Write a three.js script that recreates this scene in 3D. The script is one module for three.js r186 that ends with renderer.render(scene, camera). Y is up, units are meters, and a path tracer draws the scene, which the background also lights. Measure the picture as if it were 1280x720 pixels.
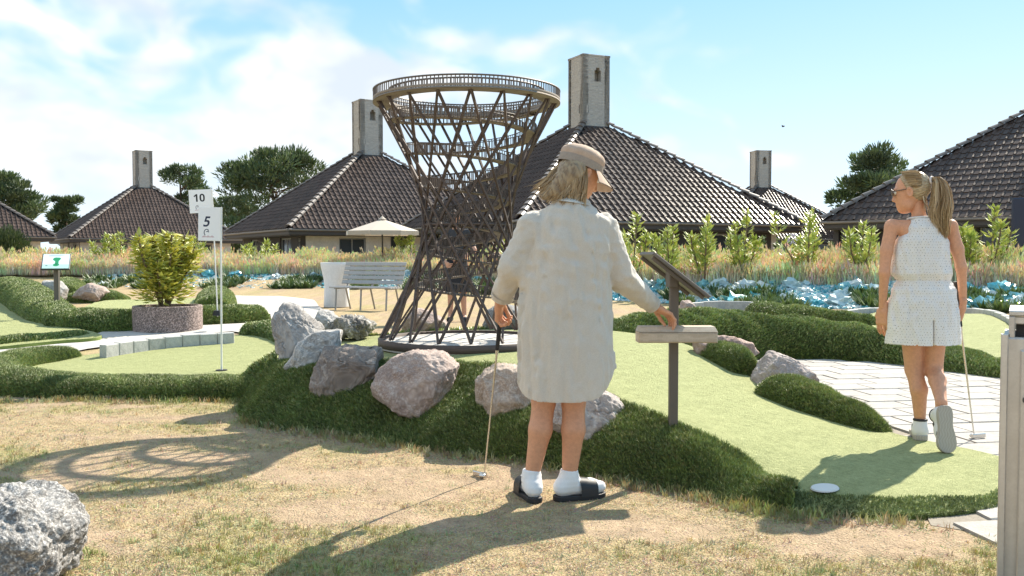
import * as THREE from 'three';
import { mergeGeometries } from 'three/addons/utils/BufferGeometryUtils.js';
import { createNoise2D, createNoise3D } from 'simplex-noise';

// ------------------------------------------------------------ camera, sky, sun, exposure
const scene = new THREE.Scene();
const FOCAL = 1150, HORIZON = 318, EYE = 1.19;                       // photograph pixels, metres
const PITCH = Math.atan((360 - HORIZON) / FOCAL);
const camera = new THREE.PerspectiveCamera(2 * Math.atan(360 / FOCAL) * 180 / Math.PI, 1280 / 720, 0.05, 2000);
camera.position.set(0, EYE, 0);
camera.rotation.x = -PITCH;
scene.add(camera);
const renderer = new THREE.WebGLRenderer({ antialias: true });
renderer.toneMapping = THREE.LinearToneMapping;
renderer.toneMappingExposure = 2.18;
renderer.shadowMap.enabled = true;

const SUN_DIR = new THREE.Vector3(0.48, 0.656, -0.583).normalize();
const sun = new THREE.DirectionalLight(new THREE.Color(1, 0.91, 0.77), 5);
sun.position.copy(SUN_DIR).multiplyScalar(60);
sun.castShadow = true; sun.shadow.mapSize.set(4096, 4096); sun.shadow.radius = 1.2;
Object.assign(sun.shadow.camera, { left: -45, right: 45, top: 45, bottom: -45, near: 1, far: 160 });
scene.add(sun, sun.target);

// random numbers and noise, all seeded
function rng(seed) { let a = seed >>> 0; return () => { a = (a + 0x6D2B79F5) | 0; let t = Math.imul(a ^ (a >>> 15), 1 | a); t = (t + Math.imul(t ^ (t >>> 7), 61 | t)) ^ t; return ((t ^ (t >>> 14)) >>> 0) / 4294967296; }; }
const n2 = createNoise2D(rng(11)), n3 = createNoise3D(rng(12));
const fbm2 = (x, y, o = 4) => { let s = 0, a = 0.5, f = 1; for (let i = 0; i < o; i++) { s += a * n2(x * f, y * f); a *= 0.5; f *= 2.03; } return s; };
const fbm3 = (x, y, z, o = 4) => { let s = 0, a = 0.5, f = 1; for (let i = 0; i < o; i++) { s += a * n3(x * f, y * f, z * f); a *= 0.5; f *= 2.03; } return s; };
const clamp = (x, a = 0, b = 1) => Math.min(b, Math.max(a, x));
const smooth = (a, b, x) => { const t = clamp((x - a) / (b - a)); return t * t * (3 - 2 * t); };
const lerp = (a, b, t) => a + (b - a) * t;
const mix3 = (a, b, t) => [lerp(a[0], b[0], t), lerp(a[1], b[1], t), lerp(a[2], b[2], t)];
const V = (x, y, z) => new THREE.Vector3(x, y, z);

{ // the sky: summer blue paling to the horizon, thin high cloud thickest to the left
  const W = 2048, H = 1024, data = new Float32Array(W * H * 4);
  for (let j = 0; j < H; j++) {
    const el = ((j + 0.5) / H - 0.5) * Math.PI, up = Math.sin(el), ce = Math.cos(el);
    for (let i = 0; i < W; i++) {
      const az = ((i + 0.5) / W - 0.5) * 2 * Math.PI;                // three.js: u = atan2(z, x) / 2pi + 0.5
      const x = Math.cos(az) * ce, z = Math.sin(az) * ce;
      const t = clamp(up, 0, 1);
      let c = mix3([0.58, 0.70, 0.785], [0.125, 0.36, 0.61], Math.pow(smooth(-0.02, 0.40, t), 0.85));
      const cosS = clamp(x * SUN_DIR.x + up * SUN_DIR.y + z * SUN_DIR.z, -1, 1);
      const g = 0.16 * Math.pow(Math.max(0, cosS), 5);
      c = [c[0] + g, c[1] + g, c[2] + g * 0.9];
      const w = 0.35 * fbm3(x * 3 + 3.1, up * 4, z * 3 - 1.7, 3), body = fbm3(x * 2.5 + w + 5.2, up * 5.6 + w * 0.8 + 0.6, z * 2.5 + w + 2.4, 6);
      const side = smooth(0.36, -0.14, x) * 0.60 + 0.16 * smooth(0.3, 0.7, Math.abs(x)) * (x > 0 ? 1 : 0) + 0.30 * smooth(0.30, 0.55, up) * (0.4 + 0.6 * smooth(0.5, -0.5, x));
      let cov = smooth(0.02, 0.50, body + side - 0.17 - 0.25 * smooth(0.32, 0.75, up) + 0.12 * smooth(0.30, 0.1, up));
      cov *= smooth(-0.01, 0.10, up);
      const thick = clamp(0.55 + 1.2 * fbm3(x * 6, up * 12, z * 6, 5));
      c = mix3(c, mix3([0.49, 0.535, 0.585], [0.74, 0.735, 0.72], thick), cov * 0.93);
      if (up < 0) c = mix3(c, [0.30, 0.27, 0.21], smooth(0, -0.05, up));
      const o = (j * W + i) * 4; data[o] = c[0] * 0.78; data[o + 1] = c[1] * 0.78; data[o + 2] = c[2] * 0.78; data[o + 3] = 1;
    }
  }
  const sky = new THREE.DataTexture(data, W, H, THREE.RGBAFormat, THREE.FloatType);
  sky.mapping = THREE.EquirectangularReflectionMapping; sky.magFilter = THREE.LinearFilter; sky.minFilter = THREE.LinearFilter;
  sky.colorSpace = THREE.LinearSRGBColorSpace; sky.needsUpdate = true;
  scene.background = sky; scene.environment = sky;
}

// ------------------------------------------------------------ helpers
const pixelRay = (px, py) => V((px - 640) / FOCAL, (360 - py) / FOCAL, -1).applyAxisAngle(V(1, 0, 0), -PITCH);
const onHeight = (px, py, h) => { const r = pixelRay(px, py), t = (h - EYE) / r.y; return V(r.x * t, h, r.z * t); };   // where a pixel's ray meets the level h
const atDepth = (px, py, d) => { const r = pixelRay(px, py), t = d / -r.z; return V(r.x * t, EYE + r.y * t, -d); };  // ... or the upright plane d metres away
const onGround = (px, py, off = 0) => { let p = onHeight(px, py, off); for (let i = 0; i < 12; i++) p = onHeight(px, py, groundY(p.x, p.z) + off); return p; };

const taken = {};
const numbered = (n) => { const k = taken[n] = (taken[n] ?? -1) + 1; return k ? n + '_' + String(k).padStart(3, '0') : n; };
function shade(o) { o.traverse((m) => { if (m.isMesh) { m.castShadow = true; m.receiveShadow = true; } }); return o; }
function thing(name, label, category, pos = [0, 0, 0], turn = 0, group) {
  const o = new THREE.Group(); o.name = numbered(name); o.position.set(...pos); o.rotation.y = turn;
  o.userData = { label, category }; if (group) o.userData.group = group;
  scene.add(o); return o;
}
function mesh(name, geo, mat, parent, pos) {
  if (Array.isArray(geo)) geo = join(geo);
  const m = new THREE.Mesh(geo, mat); m.name = parent ? name : numbered(name);
  if (pos) m.position.set(pos.x ?? pos[0], pos.y ?? pos[1], pos.z ?? pos[2]);
  m.castShadow = m.receiveShadow = true; (parent ?? scene).add(m); return m;
}
function structure(o) { o.userData.kind = 'structure'; return o; }
function structGroup(name) { const g = new THREE.Group(); g.name = numbered(name); g.userData.kind = 'structure'; scene.add(g); return g; }
function join(list) {
  const names = ['position', 'normal', 'uv', 'color'];
  const all = list.map((g) => { g = g.index ? g.toNonIndexed() : g; if (!g.attributes.normal) g.computeVertexNormals(); if (!g.attributes.uv) g.setAttribute('uv', new THREE.Float32BufferAttribute(new Float32Array(g.attributes.position.count * 2), 2)); return g; });
  const keep = names.filter((n) => all.every((g) => g.attributes[n]));
  for (const g of all) for (const n of Object.keys(g.attributes)) if (!keep.includes(n)) g.deleteAttribute(n);
  return mergeGeometries(all, false);
}
const move = (g, x, y, z) => g.translate(x, y, z);
function box(w, h, d, bevel = 0.004) { // a box with chamfered edges, centred
  const b = Math.min(bevel, w * 0.4, h * 0.4, d * 0.4), s = new THREE.Shape(), x = w / 2 - b, y = h / 2 - b;
  s.moveTo(-x, -y); s.lineTo(x, -y); s.lineTo(x, y); s.lineTo(-x, y); s.closePath();
  return new THREE.ExtrudeGeometry(s, { depth: d - 2 * b, bevelEnabled: b > 0, bevelThickness: b, bevelSize: b, bevelSegments: 1, curveSegments: 1 }).translate(0, 0, -d / 2 + b);
}
function bar(a, b, r, seg = 8, r2 = r) { // a round bar between two points
  const d = new THREE.Vector3().subVectors(b, a), L = d.length();
  return new THREE.CylinderGeometry(r2, r, L, seg, 1).translate(0, L / 2, 0).applyQuaternion(new THREE.Quaternion().setFromUnitVectors(V(0, 1, 0), d.normalize())).translate(a.x, a.y, a.z);
}
function flatBar(a, b, w, t, upHint = V(0, 1, 0)) { // a flat bar between two points, w across, t thick
  const z = new THREE.Vector3().subVectors(b, a), L = z.length(); z.normalize();
  const x = new THREE.Vector3().crossVectors(upHint, z).normalize(), y = new THREE.Vector3().crossVectors(z, x);
  return box(w, t, L, Math.min(w, t) * 0.15).translate(0, 0, L / 2).applyMatrix4(new THREE.Matrix4().makeBasis(x, y, z)).translate(a.x, a.y, a.z);
}
const pathOf = (pts) => new THREE.CatmullRomCurve3(pts, false, 'centripetal');
const tube = (pts, r, n = 24, seg = 8) => new THREE.TubeGeometry(pathOf(pts), n, r, seg, false);
function paint(g, fn) { // vertex colours (linear) from a function of the position
  const p = g.attributes.position, c = new Float32Array(p.count * 3);
  for (let i = 0; i < p.count; i++) { const k = fn(p.getX(i), p.getY(i), p.getZ(i), i); c[3 * i] = k[0]; c[3 * i + 1] = k[1]; c[3 * i + 2] = k[2]; }
  g.setAttribute('color', new THREE.BufferAttribute(c, 3)); return g;
}
// tiling noise for textures
function tileNoise(size, cells, seed) {
  const r = rng(seed), lat = new Float32Array(cells * cells).map(() => r()), out = new Float32Array(size * size);
  for (let j = 0; j < size; j++) for (let i = 0; i < size; i++) {
    const x = i / size * cells, y = j / size * cells, xi = Math.floor(x), yi = Math.floor(y); let u = x - xi, v = y - yi; u = u * u * (3 - 2 * u); v = v * v * (3 - 2 * v);
    const x1 = (xi + 1) % cells, y1 = (yi + 1) % cells;
    out[j * size + i] = lerp(lerp(lat[yi * cells + xi], lat[yi * cells + x1], u), lerp(lat[y1 * cells + xi], lat[y1 * cells + x1], u), v);
  }
  return out;
}
function layered(size, spec, seed) { // spec: [[cells, weight], ...]
  const o = new Float32Array(size * size); let sum = 0; spec.forEach(([c, w], k) => { const t = tileNoise(size, c, seed + k * 7); for (let i = 0; i < o.length; i++) o[i] += w * t[i]; sum += w; });
  for (let i = 0; i < o.length; i++) o[i] = clamp(0.5 + (o[i] / sum - 0.5) * 1.7); return o;
}
const toS = (x) => 255 * (x <= 0.0031308 ? 12.92 * x : 1.055 * Math.pow(clamp(x), 1 / 2.4) - 0.055);
function texture(size, fn, repeat, srgb = true) { // fn(index) -> linear colour or value
  const d = new Uint8Array(size * size * 4);
  for (let i = 0; i < size * size; i++) { let c = fn(i); if (!Array.isArray(c)) c = [c, c, c]; for (let k = 0; k < 3; k++) d[4 * i + k] = srgb ? toS(c[k]) : 255 * clamp(c[k]); d[4 * i + 3] = 255; }
  const t = new THREE.DataTexture(d, size, size); t.wrapS = t.wrapT = THREE.RepeatWrapping; t.magFilter = THREE.LinearFilter; t.minFilter = THREE.LinearMipmapLinearFilter; t.generateMipmaps = true;
  if (srgb) t.colorSpace = THREE.SRGBColorSpace; if (repeat) t.repeat.set(repeat, repeat); t.needsUpdate = true; return t;
}
const grainA = layered(512, [[256, 1], [128, 0.8], [32, 0.6], [9, 0.5]], 5), grainB = layered(512, [[200, 1], [60, 0.9], [14, 0.9]], 77);
const tint = (g, lo, hi, repeat, gamma = 1) => texture(512, (i) => mix3(lo, hi, Math.pow(g[i], gamma)), repeat);
const bumpFine = texture(512, (i) => grainA[i], 1, false), bumpRough = texture(512, (i) => grainB[i], 1, false);
const std = (o) => new THREE.MeshStandardMaterial({ roughness: 0.85, ...o });
const phys = (o) => new THREE.MeshPhysicalMaterial({ roughness: 0.85, ...o });
const rgb = (r, g, b) => new THREE.Color().setRGB(r, g, b);
function planarUV(g, s = 1) { const p = g.attributes.position, u = new Float32Array(p.count * 2); for (let i = 0; i < p.count; i++) { u[2 * i] = p.getX(i) * s; u[2 * i + 1] = -p.getZ(i) * s; } g.setAttribute('uv', new THREE.BufferAttribute(u, 2)); return g; }
function boxUV(g, s = 1) { // uv in metres by the way each face looks
  g = g.index ? g.toNonIndexed() : g; if (!g.attributes.normal) g.computeVertexNormals(); const p = g.attributes.position, u = new Float32Array(p.count * 2), a = V(), b = V(), c = V();
  for (let i = 0; i < p.count; i += 3) {
    a.fromBufferAttribute(p, i); b.fromBufferAttribute(p, i + 1); c.fromBufferAttribute(p, i + 2);
    const n = b.clone().sub(a).cross(c.clone().sub(a)), ax = Math.abs(n.x), ay = Math.abs(n.y), az = Math.abs(n.z);
    [a, b, c].forEach((q, k) => { const [x, y] = ay >= ax && ay >= az ? [q.x, q.z] : ax >= az ? [q.z, q.y] : [q.x, q.y]; u[2 * (i + k)] = x * s; u[2 * (i + k) + 1] = y * s; });
  }
  g.setAttribute('uv', new THREE.BufferAttribute(u, 2)); return g;
}
// thin-plate spline through (x, z, h) points
function spline(pts) {
  const n = pts.length, N = n + 3, A = [], U = (r2) => r2 < 1e-12 ? 0 : r2 * Math.log(r2);
  for (let i = 0; i < n; i++) { const row = pts.map((q) => U((pts[i][0] - q[0]) ** 2 + (pts[i][1] - q[1]) ** 2)); row[i] += 0.004; A.push([...row, 1, pts[i][0], pts[i][1], pts[i][2]]); }
  for (let k = 0; k < 3; k++) A.push([...pts.map((q) => k ? q[k - 1] : 1), 0, 0, 0, 0]);
  for (let c = 0; c < N; c++) { let p = c; for (let r = c + 1; r < N; r++) if (Math.abs(A[r][c]) > Math.abs(A[p][c])) p = r; [A[c], A[p]] = [A[p], A[c]]; for (let r = 0; r < N; r++) if (r !== c) { const f = A[r][c] / A[c][c]; if (f) for (let k = c; k <= N; k++) A[r][k] -= f * A[c][k]; } }
  const w = A.map((r, i) => r[N] / r[i]);
  return (x, z) => { let s = w[n] + w[n + 1] * x + w[n + 2] * z; for (let i = 0; i < n; i++) s += w[i] * U((x - pts[i][0]) ** 2 + (z - pts[i][1]) ** 2); return s; };
}
function roundOff(poly, per = 6) { const c = new THREE.CatmullRomCurve3(poly.map(([x, z]) => V(x, 0, z)), true, 'centripetal'); return c.getPoints(poly.length * per).slice(0, -1).map((p) => [p.x, p.z]); }
function inside(poly, x, z) { let k = false; for (let i = 0, j = poly.length - 1; i < poly.length; j = i++) { const [xi, zi] = poly[i], [xj, zj] = poly[j]; if ((zi > z) !== (zj > z) && x < (xj - xi) * (z - zi) / (zj - zi) + xi) k = !k; } return k; }
function sheet(poly, step, height) { // a polygon on the ground cut into small triangles, lifted by height(x, z)
  const pts = poly.map(([x, z]) => [x, z]);
  let tris = THREE.ShapeUtils.triangulateShape(pts.map(([x, z]) => new THREE.Vector2(x, z)), []);
  const mid = new Map(), long = (a, b) => Math.hypot(pts[a][0] - pts[b][0], pts[a][1] - pts[b][1]) > step;
  const half = (a, b) => { const k = a < b ? a + '_' + b : b + '_' + a; if (!mid.has(k)) { mid.set(k, pts.length); pts.push([(pts[a][0] + pts[b][0]) / 2, (pts[a][1] + pts[b][1]) / 2]); } return mid.get(k); };
  for (let pass = 0; pass < 12; pass++) {
    let cut = 0; const next = [];
    for (const [a, b, c] of tris) {
      const q = [long(a, b), long(b, c), long(c, a)], n = q.filter(Boolean).length;
      if (!n) { next.push([a, b, c]); continue; } cut++;
      if (n === 3) { const m = half(a, b), k = half(b, c), l = half(c, a); next.push([a, m, l], [m, b, k], [l, k, c], [m, k, l]); continue; }
      let t = [a, b, c], e = q; while (!(n === 1 ? e[0] : !e[2])) { t = [t[1], t[2], t[0]]; e = [e[1], e[2], e[0]]; }
      if (n === 1) { const m = half(t[0], t[1]); next.push([t[0], m, t[2]], [m, t[1], t[2]]); }
      else { const m = half(t[0], t[1]), k = half(t[1], t[2]); next.push([m, t[1], k], [t[0], m, k], [t[0], k, t[2]]); }
    }
    tris = next; if (!cut) break;
  }
  const g = new THREE.BufferGeometry(), pos = new Float32Array(pts.length * 3); pts.forEach(([x, z], i) => pos.set([x, height(x, z), z], 3 * i));
  g.setAttribute('position', new THREE.BufferAttribute(pos, 3));
  const idx = []; for (const [a, b, c] of tris) { const s = (pts[b][0] - pts[a][0]) * (pts[c][1] - pts[a][1]) - (pts[b][1] - pts[a][1]) * (pts[c][0] - pts[a][0]); if (s > 0) idx.push(a, c, b); else idx.push(a, b, c); }
  g.setIndex(idx); g.computeVertexNormals(); return planarUV(g);
}
function gridSurface(rows) { // rows of points -> smooth surface, uv in metres
  const R = rows.length, C = rows[0].length, pos = [], uv = [], idx = [];
  let v = 0; for (let r = 0; r < R; r++) { if (r) v += rows[r][C >> 1].distanceTo(rows[r - 1][C >> 1]); let u = 0; for (let c = 0; c < C; c++) { const p = rows[r][c]; if (c) u += p.distanceTo(rows[r][c - 1]); pos.push(p.x, p.y, p.z); uv.push(u, v); } }
  for (let r = 0; r < R - 1; r++) for (let c = 0; c < C - 1; c++) { const a = r * C + c, b = a + 1, d = a + C, e = d + 1; idx.push(a, d, b, b, d, e); }
  const g = new THREE.BufferGeometry(); g.setAttribute('position', new THREE.Float32BufferAttribute(pos, 3)); g.setAttribute('uv', new THREE.Float32BufferAttribute(uv, 2)); g.setIndex(idx); g.computeVertexNormals(); return g;
}
// scatter short blades over a surface as one instanced part
function tuft(seed, blades, radius, height, width, lean, lie = 0) {
  const r = rng(seed), pos = [], nor = [];
  for (let i = 0; i < blades; i++) {
    const a = r() * 6.283, q = radius * Math.sqrt(r()), x = Math.cos(a) * q, z = Math.sin(a) * q, t = r() * 6.283, h = height * (0.55 + 0.6 * r()), w = width * (0.7 + 0.6 * r()) / 2, l = h * (lean * (0.3 + r()) + lie), d = r() * 6.283;
    const hy = h * Math.sqrt(Math.max(0.08, 1 - (l / h) ** 2 * 0.6));
    const bx = Math.cos(t) * w, bz = Math.sin(t) * w, lx = Math.cos(d) * l, lz = Math.sin(d) * l;
    const A = [x - bx, 0, z - bz], B = [x + bx, 0, z + bz], M1 = [x - bx * 0.75 + lx * 0.35, hy * 0.6, z - bz * 0.75 + lz * 0.35], M2 = [x + bx * 0.75 + lx * 0.35, hy * 0.6, z + bz * 0.75 + lz * 0.35], T = [x + lx, hy, z + lz];
    pos.push(...A, ...B, ...M1, ...B, ...M2, ...M1, ...M1, ...M2, ...T);
    const nn = [-Math.sin(t) * 0.8, 0.6, Math.cos(t) * 0.8]; for (let k = 0; k < 9; k++) nor.push(...nn);
  }
  const g = new THREE.BufferGeometry(); g.setAttribute('position', new THREE.Float32BufferAttribute(pos, 3)); g.setAttribute('normal', new THREE.Float32BufferAttribute(nor, 3)); g.setAttribute('uv', new THREE.Float32BufferAttribute(new Float32Array(pos.length / 3 * 2), 2)); return g;
}
function instances(name, geo, mat, list, parent) { // list of {p, n, s, turn, c}
  const m = new THREE.InstancedMesh(geo, mat, list.length), o = new THREE.Object3D(), q = new THREE.Quaternion(), up = V(0, 1, 0), col = new THREE.Color();
  list.forEach((e, i) => { o.position.copy(e.p); q.setFromUnitVectors(up, e.n ?? up); o.quaternion.setFromAxisAngle(up, e.turn ?? 0).premultiply(q); if (e.s3) o.scale.set(...e.s3); else o.scale.setScalar(e.s ?? 1); o.updateMatrix(); m.setMatrixAt(i, o.matrix); if (e.c) m.setColorAt(i, col.setRGB(...e.c)); });
  m.name = parent ? name : numbered(name); m.userData.kind = 'stuff'; m.castShadow = m.receiveShadow = true; m.frustumCulled = false; (parent ?? scene).add(m); return m;
}
function scatter(geo, perM2, seed, fn) { // area-weighted samples of a surface
  const r = rng(seed), out = [], p = geo.attributes.position, ix = geo.index, nt = (ix ? ix.count : p.count) / 3, a = V(), b = V(), c = V(), n = V();
  let carry = 0;
  for (let t = 0; t < nt; t++) {
    const [i, j, k] = [0, 1, 2].map((q) => ix ? ix.getX(3 * t + q) : 3 * t + q); a.fromBufferAttribute(p, i); b.fromBufferAttribute(p, j); c.fromBufferAttribute(p, k);
    n.crossVectors(b.clone().sub(a), c.clone().sub(a)); const area = n.length() / 2; if (area < 1e-9) continue; n.normalize(); carry += area * perM2;
    while (carry >= 1 || r() < carry) { carry -= 1; let u = r(), v = r(); if (u + v > 1) { u = 1 - u; v = 1 - v; } const e = fn(a.clone().addScaledVector(b.clone().sub(a), u).addScaledVector(c.clone().sub(a), v), n.clone(), r); if (e) out.push(e); if (carry < 0) { carry = 0; break; } }
  }
  return out;
}
// ------------------------------------------------------------ the ground
const BERM = [[-40, 30], [-14, 28.5], [-10, 28], [-6, 28], [-2.6, 26.5], [2.4, 20], [4.9, 17.6], [8.4, 16.6], [14, 16], [40, 14]];
const bermEdge = (x) => { for (let i = 1; i < BERM.length; i++) if (x < BERM[i][0]) { const a = BERM[i - 1], b = BERM[i]; return lerp(a[1], b[1], smooth(a[0], b[0], x)); } return 14; };
function groundY(x, z) {
  const d = -z, s = d - bermEdge(x);
  return 0.15 * smooth(8.5, 14, d) + 0.42 * smooth(-0.2, 3.2, s) * (1 - smooth(5.5, 9, s)) + (d < 14 ? 0.012 * fbm2(x * 0.9, z * 0.9, 3) : 0.03 * fbm2(x * 0.4, z * 0.4, 3));
}
// how green (0 straw, 1 green) and how bare the lawn is: patches of matter, as the photograph shows them
function lawnKind(x, z) {
  let green = 0.75 * smooth(-0.05, 0.5, fbm2(x * 0.55 + 7, z * 0.8 + 3, 4) + 0.25 * fbm2(x * 3, z * 3, 3));
  const bare = smooth(0.08, 0.42, fbm2(x * 0.7 - 9, z * 1.1 + 14, 4) + 0.2 * fbm2(x * 4 + 3, z * 4, 3) + 0.35 * Math.exp(-(((x + 1) / 1.3) ** 2) - ((z + 4.9) / 0.5) ** 2) + 0.45 * Math.exp(-(((x - 1.2) / 0.5) ** 2) - ((z + 3.85) / 0.25) ** 2));
  green = clamp(green + 0.32 * Math.exp(-(((x + 1.6) / 0.9) ** 2) - ((z + 3.6) / 0.5) ** 2) + 0.9 * Math.exp(-(((x - 1.9) / 0.5) ** 2) - ((z + 3.5) / 0.4) ** 2) + 0.7 * smooth(0.45, 0.05, Math.abs(z + 7.1 + 0.15 * n2(x * 2, 0))) * smooth(-1.4, -2.4, x));
  return [clamp(green - 0.5 * bare), bare];
}
const STRAW = [0.45, 0.34, 0.19], GREENISH = [0.35, 0.315, 0.125], BARE = [0.42, 0.305, 0.205];
const lawnColour = (x, z) => { const [g, b] = lawnKind(x, z), f = 1 + 0.28 * fbm2(x * 6, z * 6, 3); return mix3(mix3(STRAW, GREENISH, g * 0.85), BARE, b * 0.8).map((c) => c * f); };
{
  const axis = (near, step, far, grow) => { const a = []; for (let x = 0; x < near; x += step) a.push(x); let x = near, s = step; while (x < far) { a.push(x); s *= grow; x += s; } a.push(far); return a; };
  const half = axis(6, 0.06, 900, 1.16), xs = [...half.slice(1).reverse().map((x) => -x), ...half], zs = [...axis(2, 0.5, 60, 1.4).slice(1).reverse(), ...axis(9.5, 0.06, 900, 1.12).map((z) => -z)];
  const g = gridSurface(zs.map((z) => xs.map((x) => V(x, groundY(x, z), z))));
  g.setIndex([...g.index.array].reduce((o, _, i, s) => { if (i % 3 === 0) o.push(s[i], s[i + 2], s[i + 1]); return o; }, [])); g.computeVertexNormals();
  planarUV(g); paint(g, (x, y, z) => lawnColour(x, z));
  const m = std({ vertexColors: true, map: texture(512, (i) => mix3([0.46, 0.44, 0.40], [1.0, 1.0, 1.0], Math.pow(grainA[i] * 0.6 + grainB[i] * 0.4, 0.9)), 1.3), bumpMap: bumpFine, bumpScale: 0.008, roughness: 1 });
  structure(mesh('ground', g, m));
}
// short parched grass on the lawn near by, clump by clump
const MOUND_TOE = [[298, 511], [310, 527], [332, 535], [381, 541], [463, 551], [518, 560], [600, 571], [646, 576], [740, 597], [800, 606], [860, 618], [909, 630], [958, 637], [978, 643], [1070, 652], [1132, 654], [1188, 651]].map(([x, y]) => onHeight(x, y, 0));
{
  const bladeMat = phys({ roughness: 0.75, transmission: 0.25, thickness: 0, side: THREE.DoubleSide, color: rgb(1, 1, 1) });
  const toeZ = (x) => { const t = MOUND_TOE; if (x < t[0].x) return -7.45; for (let i = 1; i < t.length; i++) if (x < t[i].x) return lerp(t[i - 1].z, t[i].z, (x - t[i - 1].x) / (t[i].x - t[i - 1].x)); return -4.05; };
  for (let k = 0; k < 2; k++) {
    const r = rng(300 + k), list = [];
    for (let i = 0; i < 120000; i++) {
      const d = 2.7 + 5.2 * Math.pow(r(), 1.25), x = (r() * 2 - 1) * d * 0.62, z = -d; if (z < toeZ(x) - 0.03) continue; if (x > 1.8 && z < -3.98 + (x - 1.8) * 0.5) continue;
      const [g, b] = lawnKind(x, z); if (r() < b * 0.8) continue; const edge = smooth(0.22, 0, z - toeZ(x));
      if (k === 1 && r() > 0.02 + 0.22 * g + 0.5 * edge) continue;
      const c = mix3(k ? [0.50, 0.42, 0.25] : [0.56, 0.46, 0.30], k ? [0.36, 0.36, 0.12] : [0.46, 0.42, 0.19], clamp(g * 0.9 + edge * 0.55 + (r() - 0.5) * 0.5)).map((q) => q * (k ? 0.75 + 0.45 * r() : 0.45 + 0.75 * r()));
      list.push({ p: V(x, groundY(x, z) - 0.002, z), n: V((r() - 0.5) * 0.3, 1, (r() - 0.5) * 0.3).normalize(), turn: r() * 6.283, s: (0.6 + 0.7 * r()) * (1 + 0.9 * edge), c });
    }
    const o = instances('parched_grass', k ? tuft(61, 8, 0.02, 0.024, 0.0030, 0.6) : tuft(60, 10, 0.035, 0.010, 0.0036, 0.8, 0.8), bladeMat, list);
    o.userData.label = k ? 'taller yellow green grass blades along the turf and in lawn patches' : 'short parched straw coloured grass covering the lawn'; o.userData.category = 'grass';
  }
}

// ------------------------------------------------------------ artificial turf
const greenTurf = std({ map: tint(grainA, [0.215, 0.245, 0.09], [0.445, 0.46, 0.215], 2.2), bumpMap: bumpFine, bumpScale: 0.010, roughness: 0.95 });
greenTurf.bumpMap = texture(512, (i) => grainA[i], 2.2, false);
const bankBase = std({ map: tint(grainA, [0.11, 0.16, 0.036], [0.21, 0.26, 0.065], 3), roughness: 1 });
const pileMat = phys({ roughness: 0.55, transmission: 0.3, thickness: 0, side: THREE.DoubleSide });
const pileShort = [tuft(71, 10, 0.013, 0.030, 0.0042, 0.55), tuft(72, 10, 0.024, 0.036, 0.0085, 0.55), tuft(73, 9, 0.012, 0.011, 0.0032, 0.6)];
function pile(geo, parent, perM2, kind, seed, min = 0) {
  const list = scatter(geo, perM2, seed, (p, n, r) => {
    if (n.y < 0) n.negate(); const t = r(), patch = fbm2(p.x * 1.7 + 40, p.z * 1.7, 3), f = (0.65 + 0.6 * r()) * (1 + 0.35 * patch), dry = r() < 0.10 + 0.25 * Math.max(0, patch) ? 1 : 0;
    let c = kind === 2 ? mix3([0.20, 0.27, 0.085], [0.33, 0.39, 0.15], t) : mix3(mix3([0.135, 0.21, 0.045], [0.31, 0.375, 0.095], t), [0.46, 0.43, 0.19], dry * 0.7);
    return { p: p.addScaledVector(n, -0.003), n: n.lerp(V((r() - 0.5) * 0.5, 1, (r() - 0.5) * 0.5), 0.35).normalize(), turn: r() * 6.283, s: 0.7 + 0.6 * r(), c: c.map((q) => q * f) };
  });
  return instances('turf_pile', pileShort[kind], pileMat, list, parent);
}
// a rounded ridge of turf along a path of [x, z, height, half width]
function ridge(label, path, perM2, kind, seed, group, base = groundY) {
  const o = thing('turf_bank', label, 'turf bank', [0, 0, 0], 0, group);
  const c = new THREE.CatmullRomCurve3(path.map(([x, z]) => V(x, 0, z)), false, 'centripetal'), n = Math.max(12, Math.round(c.getLength() / 0.08)), rows = [];
  const at = (t, k) => { const f = t * (path.length - 1), i = Math.min(path.length - 2, Math.floor(f)); return lerp(path[i][k], path[i + 1][k], smooth(0, 1, f - i)); };
  for (let i = 0; i <= n; i++) {
    const t = i / n, p = c.getPoint(t), g = c.getTangent(t), sx = -g.z, sz = g.x, taper = Math.sqrt(Math.max(0.001, 1 - Math.pow(Math.max(0, Math.abs(2 * t - 1) - (1 - 2 * Math.min(0.12, 0.4 / n * 5))) / (2 * Math.min(0.12, 0.4 / n * 5)), 2)));
    const h = at(t, 2) * taper, w = at(t, 3) * (0.4 + 0.6 * taper), row = [];
    for (let k = 0; k <= 20; k++) { const a = Math.PI * k / 20, cx = Math.sign(Math.cos(a)) * Math.pow(Math.abs(Math.cos(a)), 0.8), sy = Math.pow(Math.sin(a), 0.75), x = p.x + sx * w * cx, z = p.z + sz * w * cx; row.push(V(x, base(x, z) - 0.02 + (h + 0.02) * sy * (1 + 0.08 * n2(x * 2.2, z * 2.2)), z)); }
    rows.push(row);
  }
  const g = gridSurface(rows); mesh('turf_surface', g, bankBase, o); pile(g, o, perM2, kind, seed); return o;
}
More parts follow.
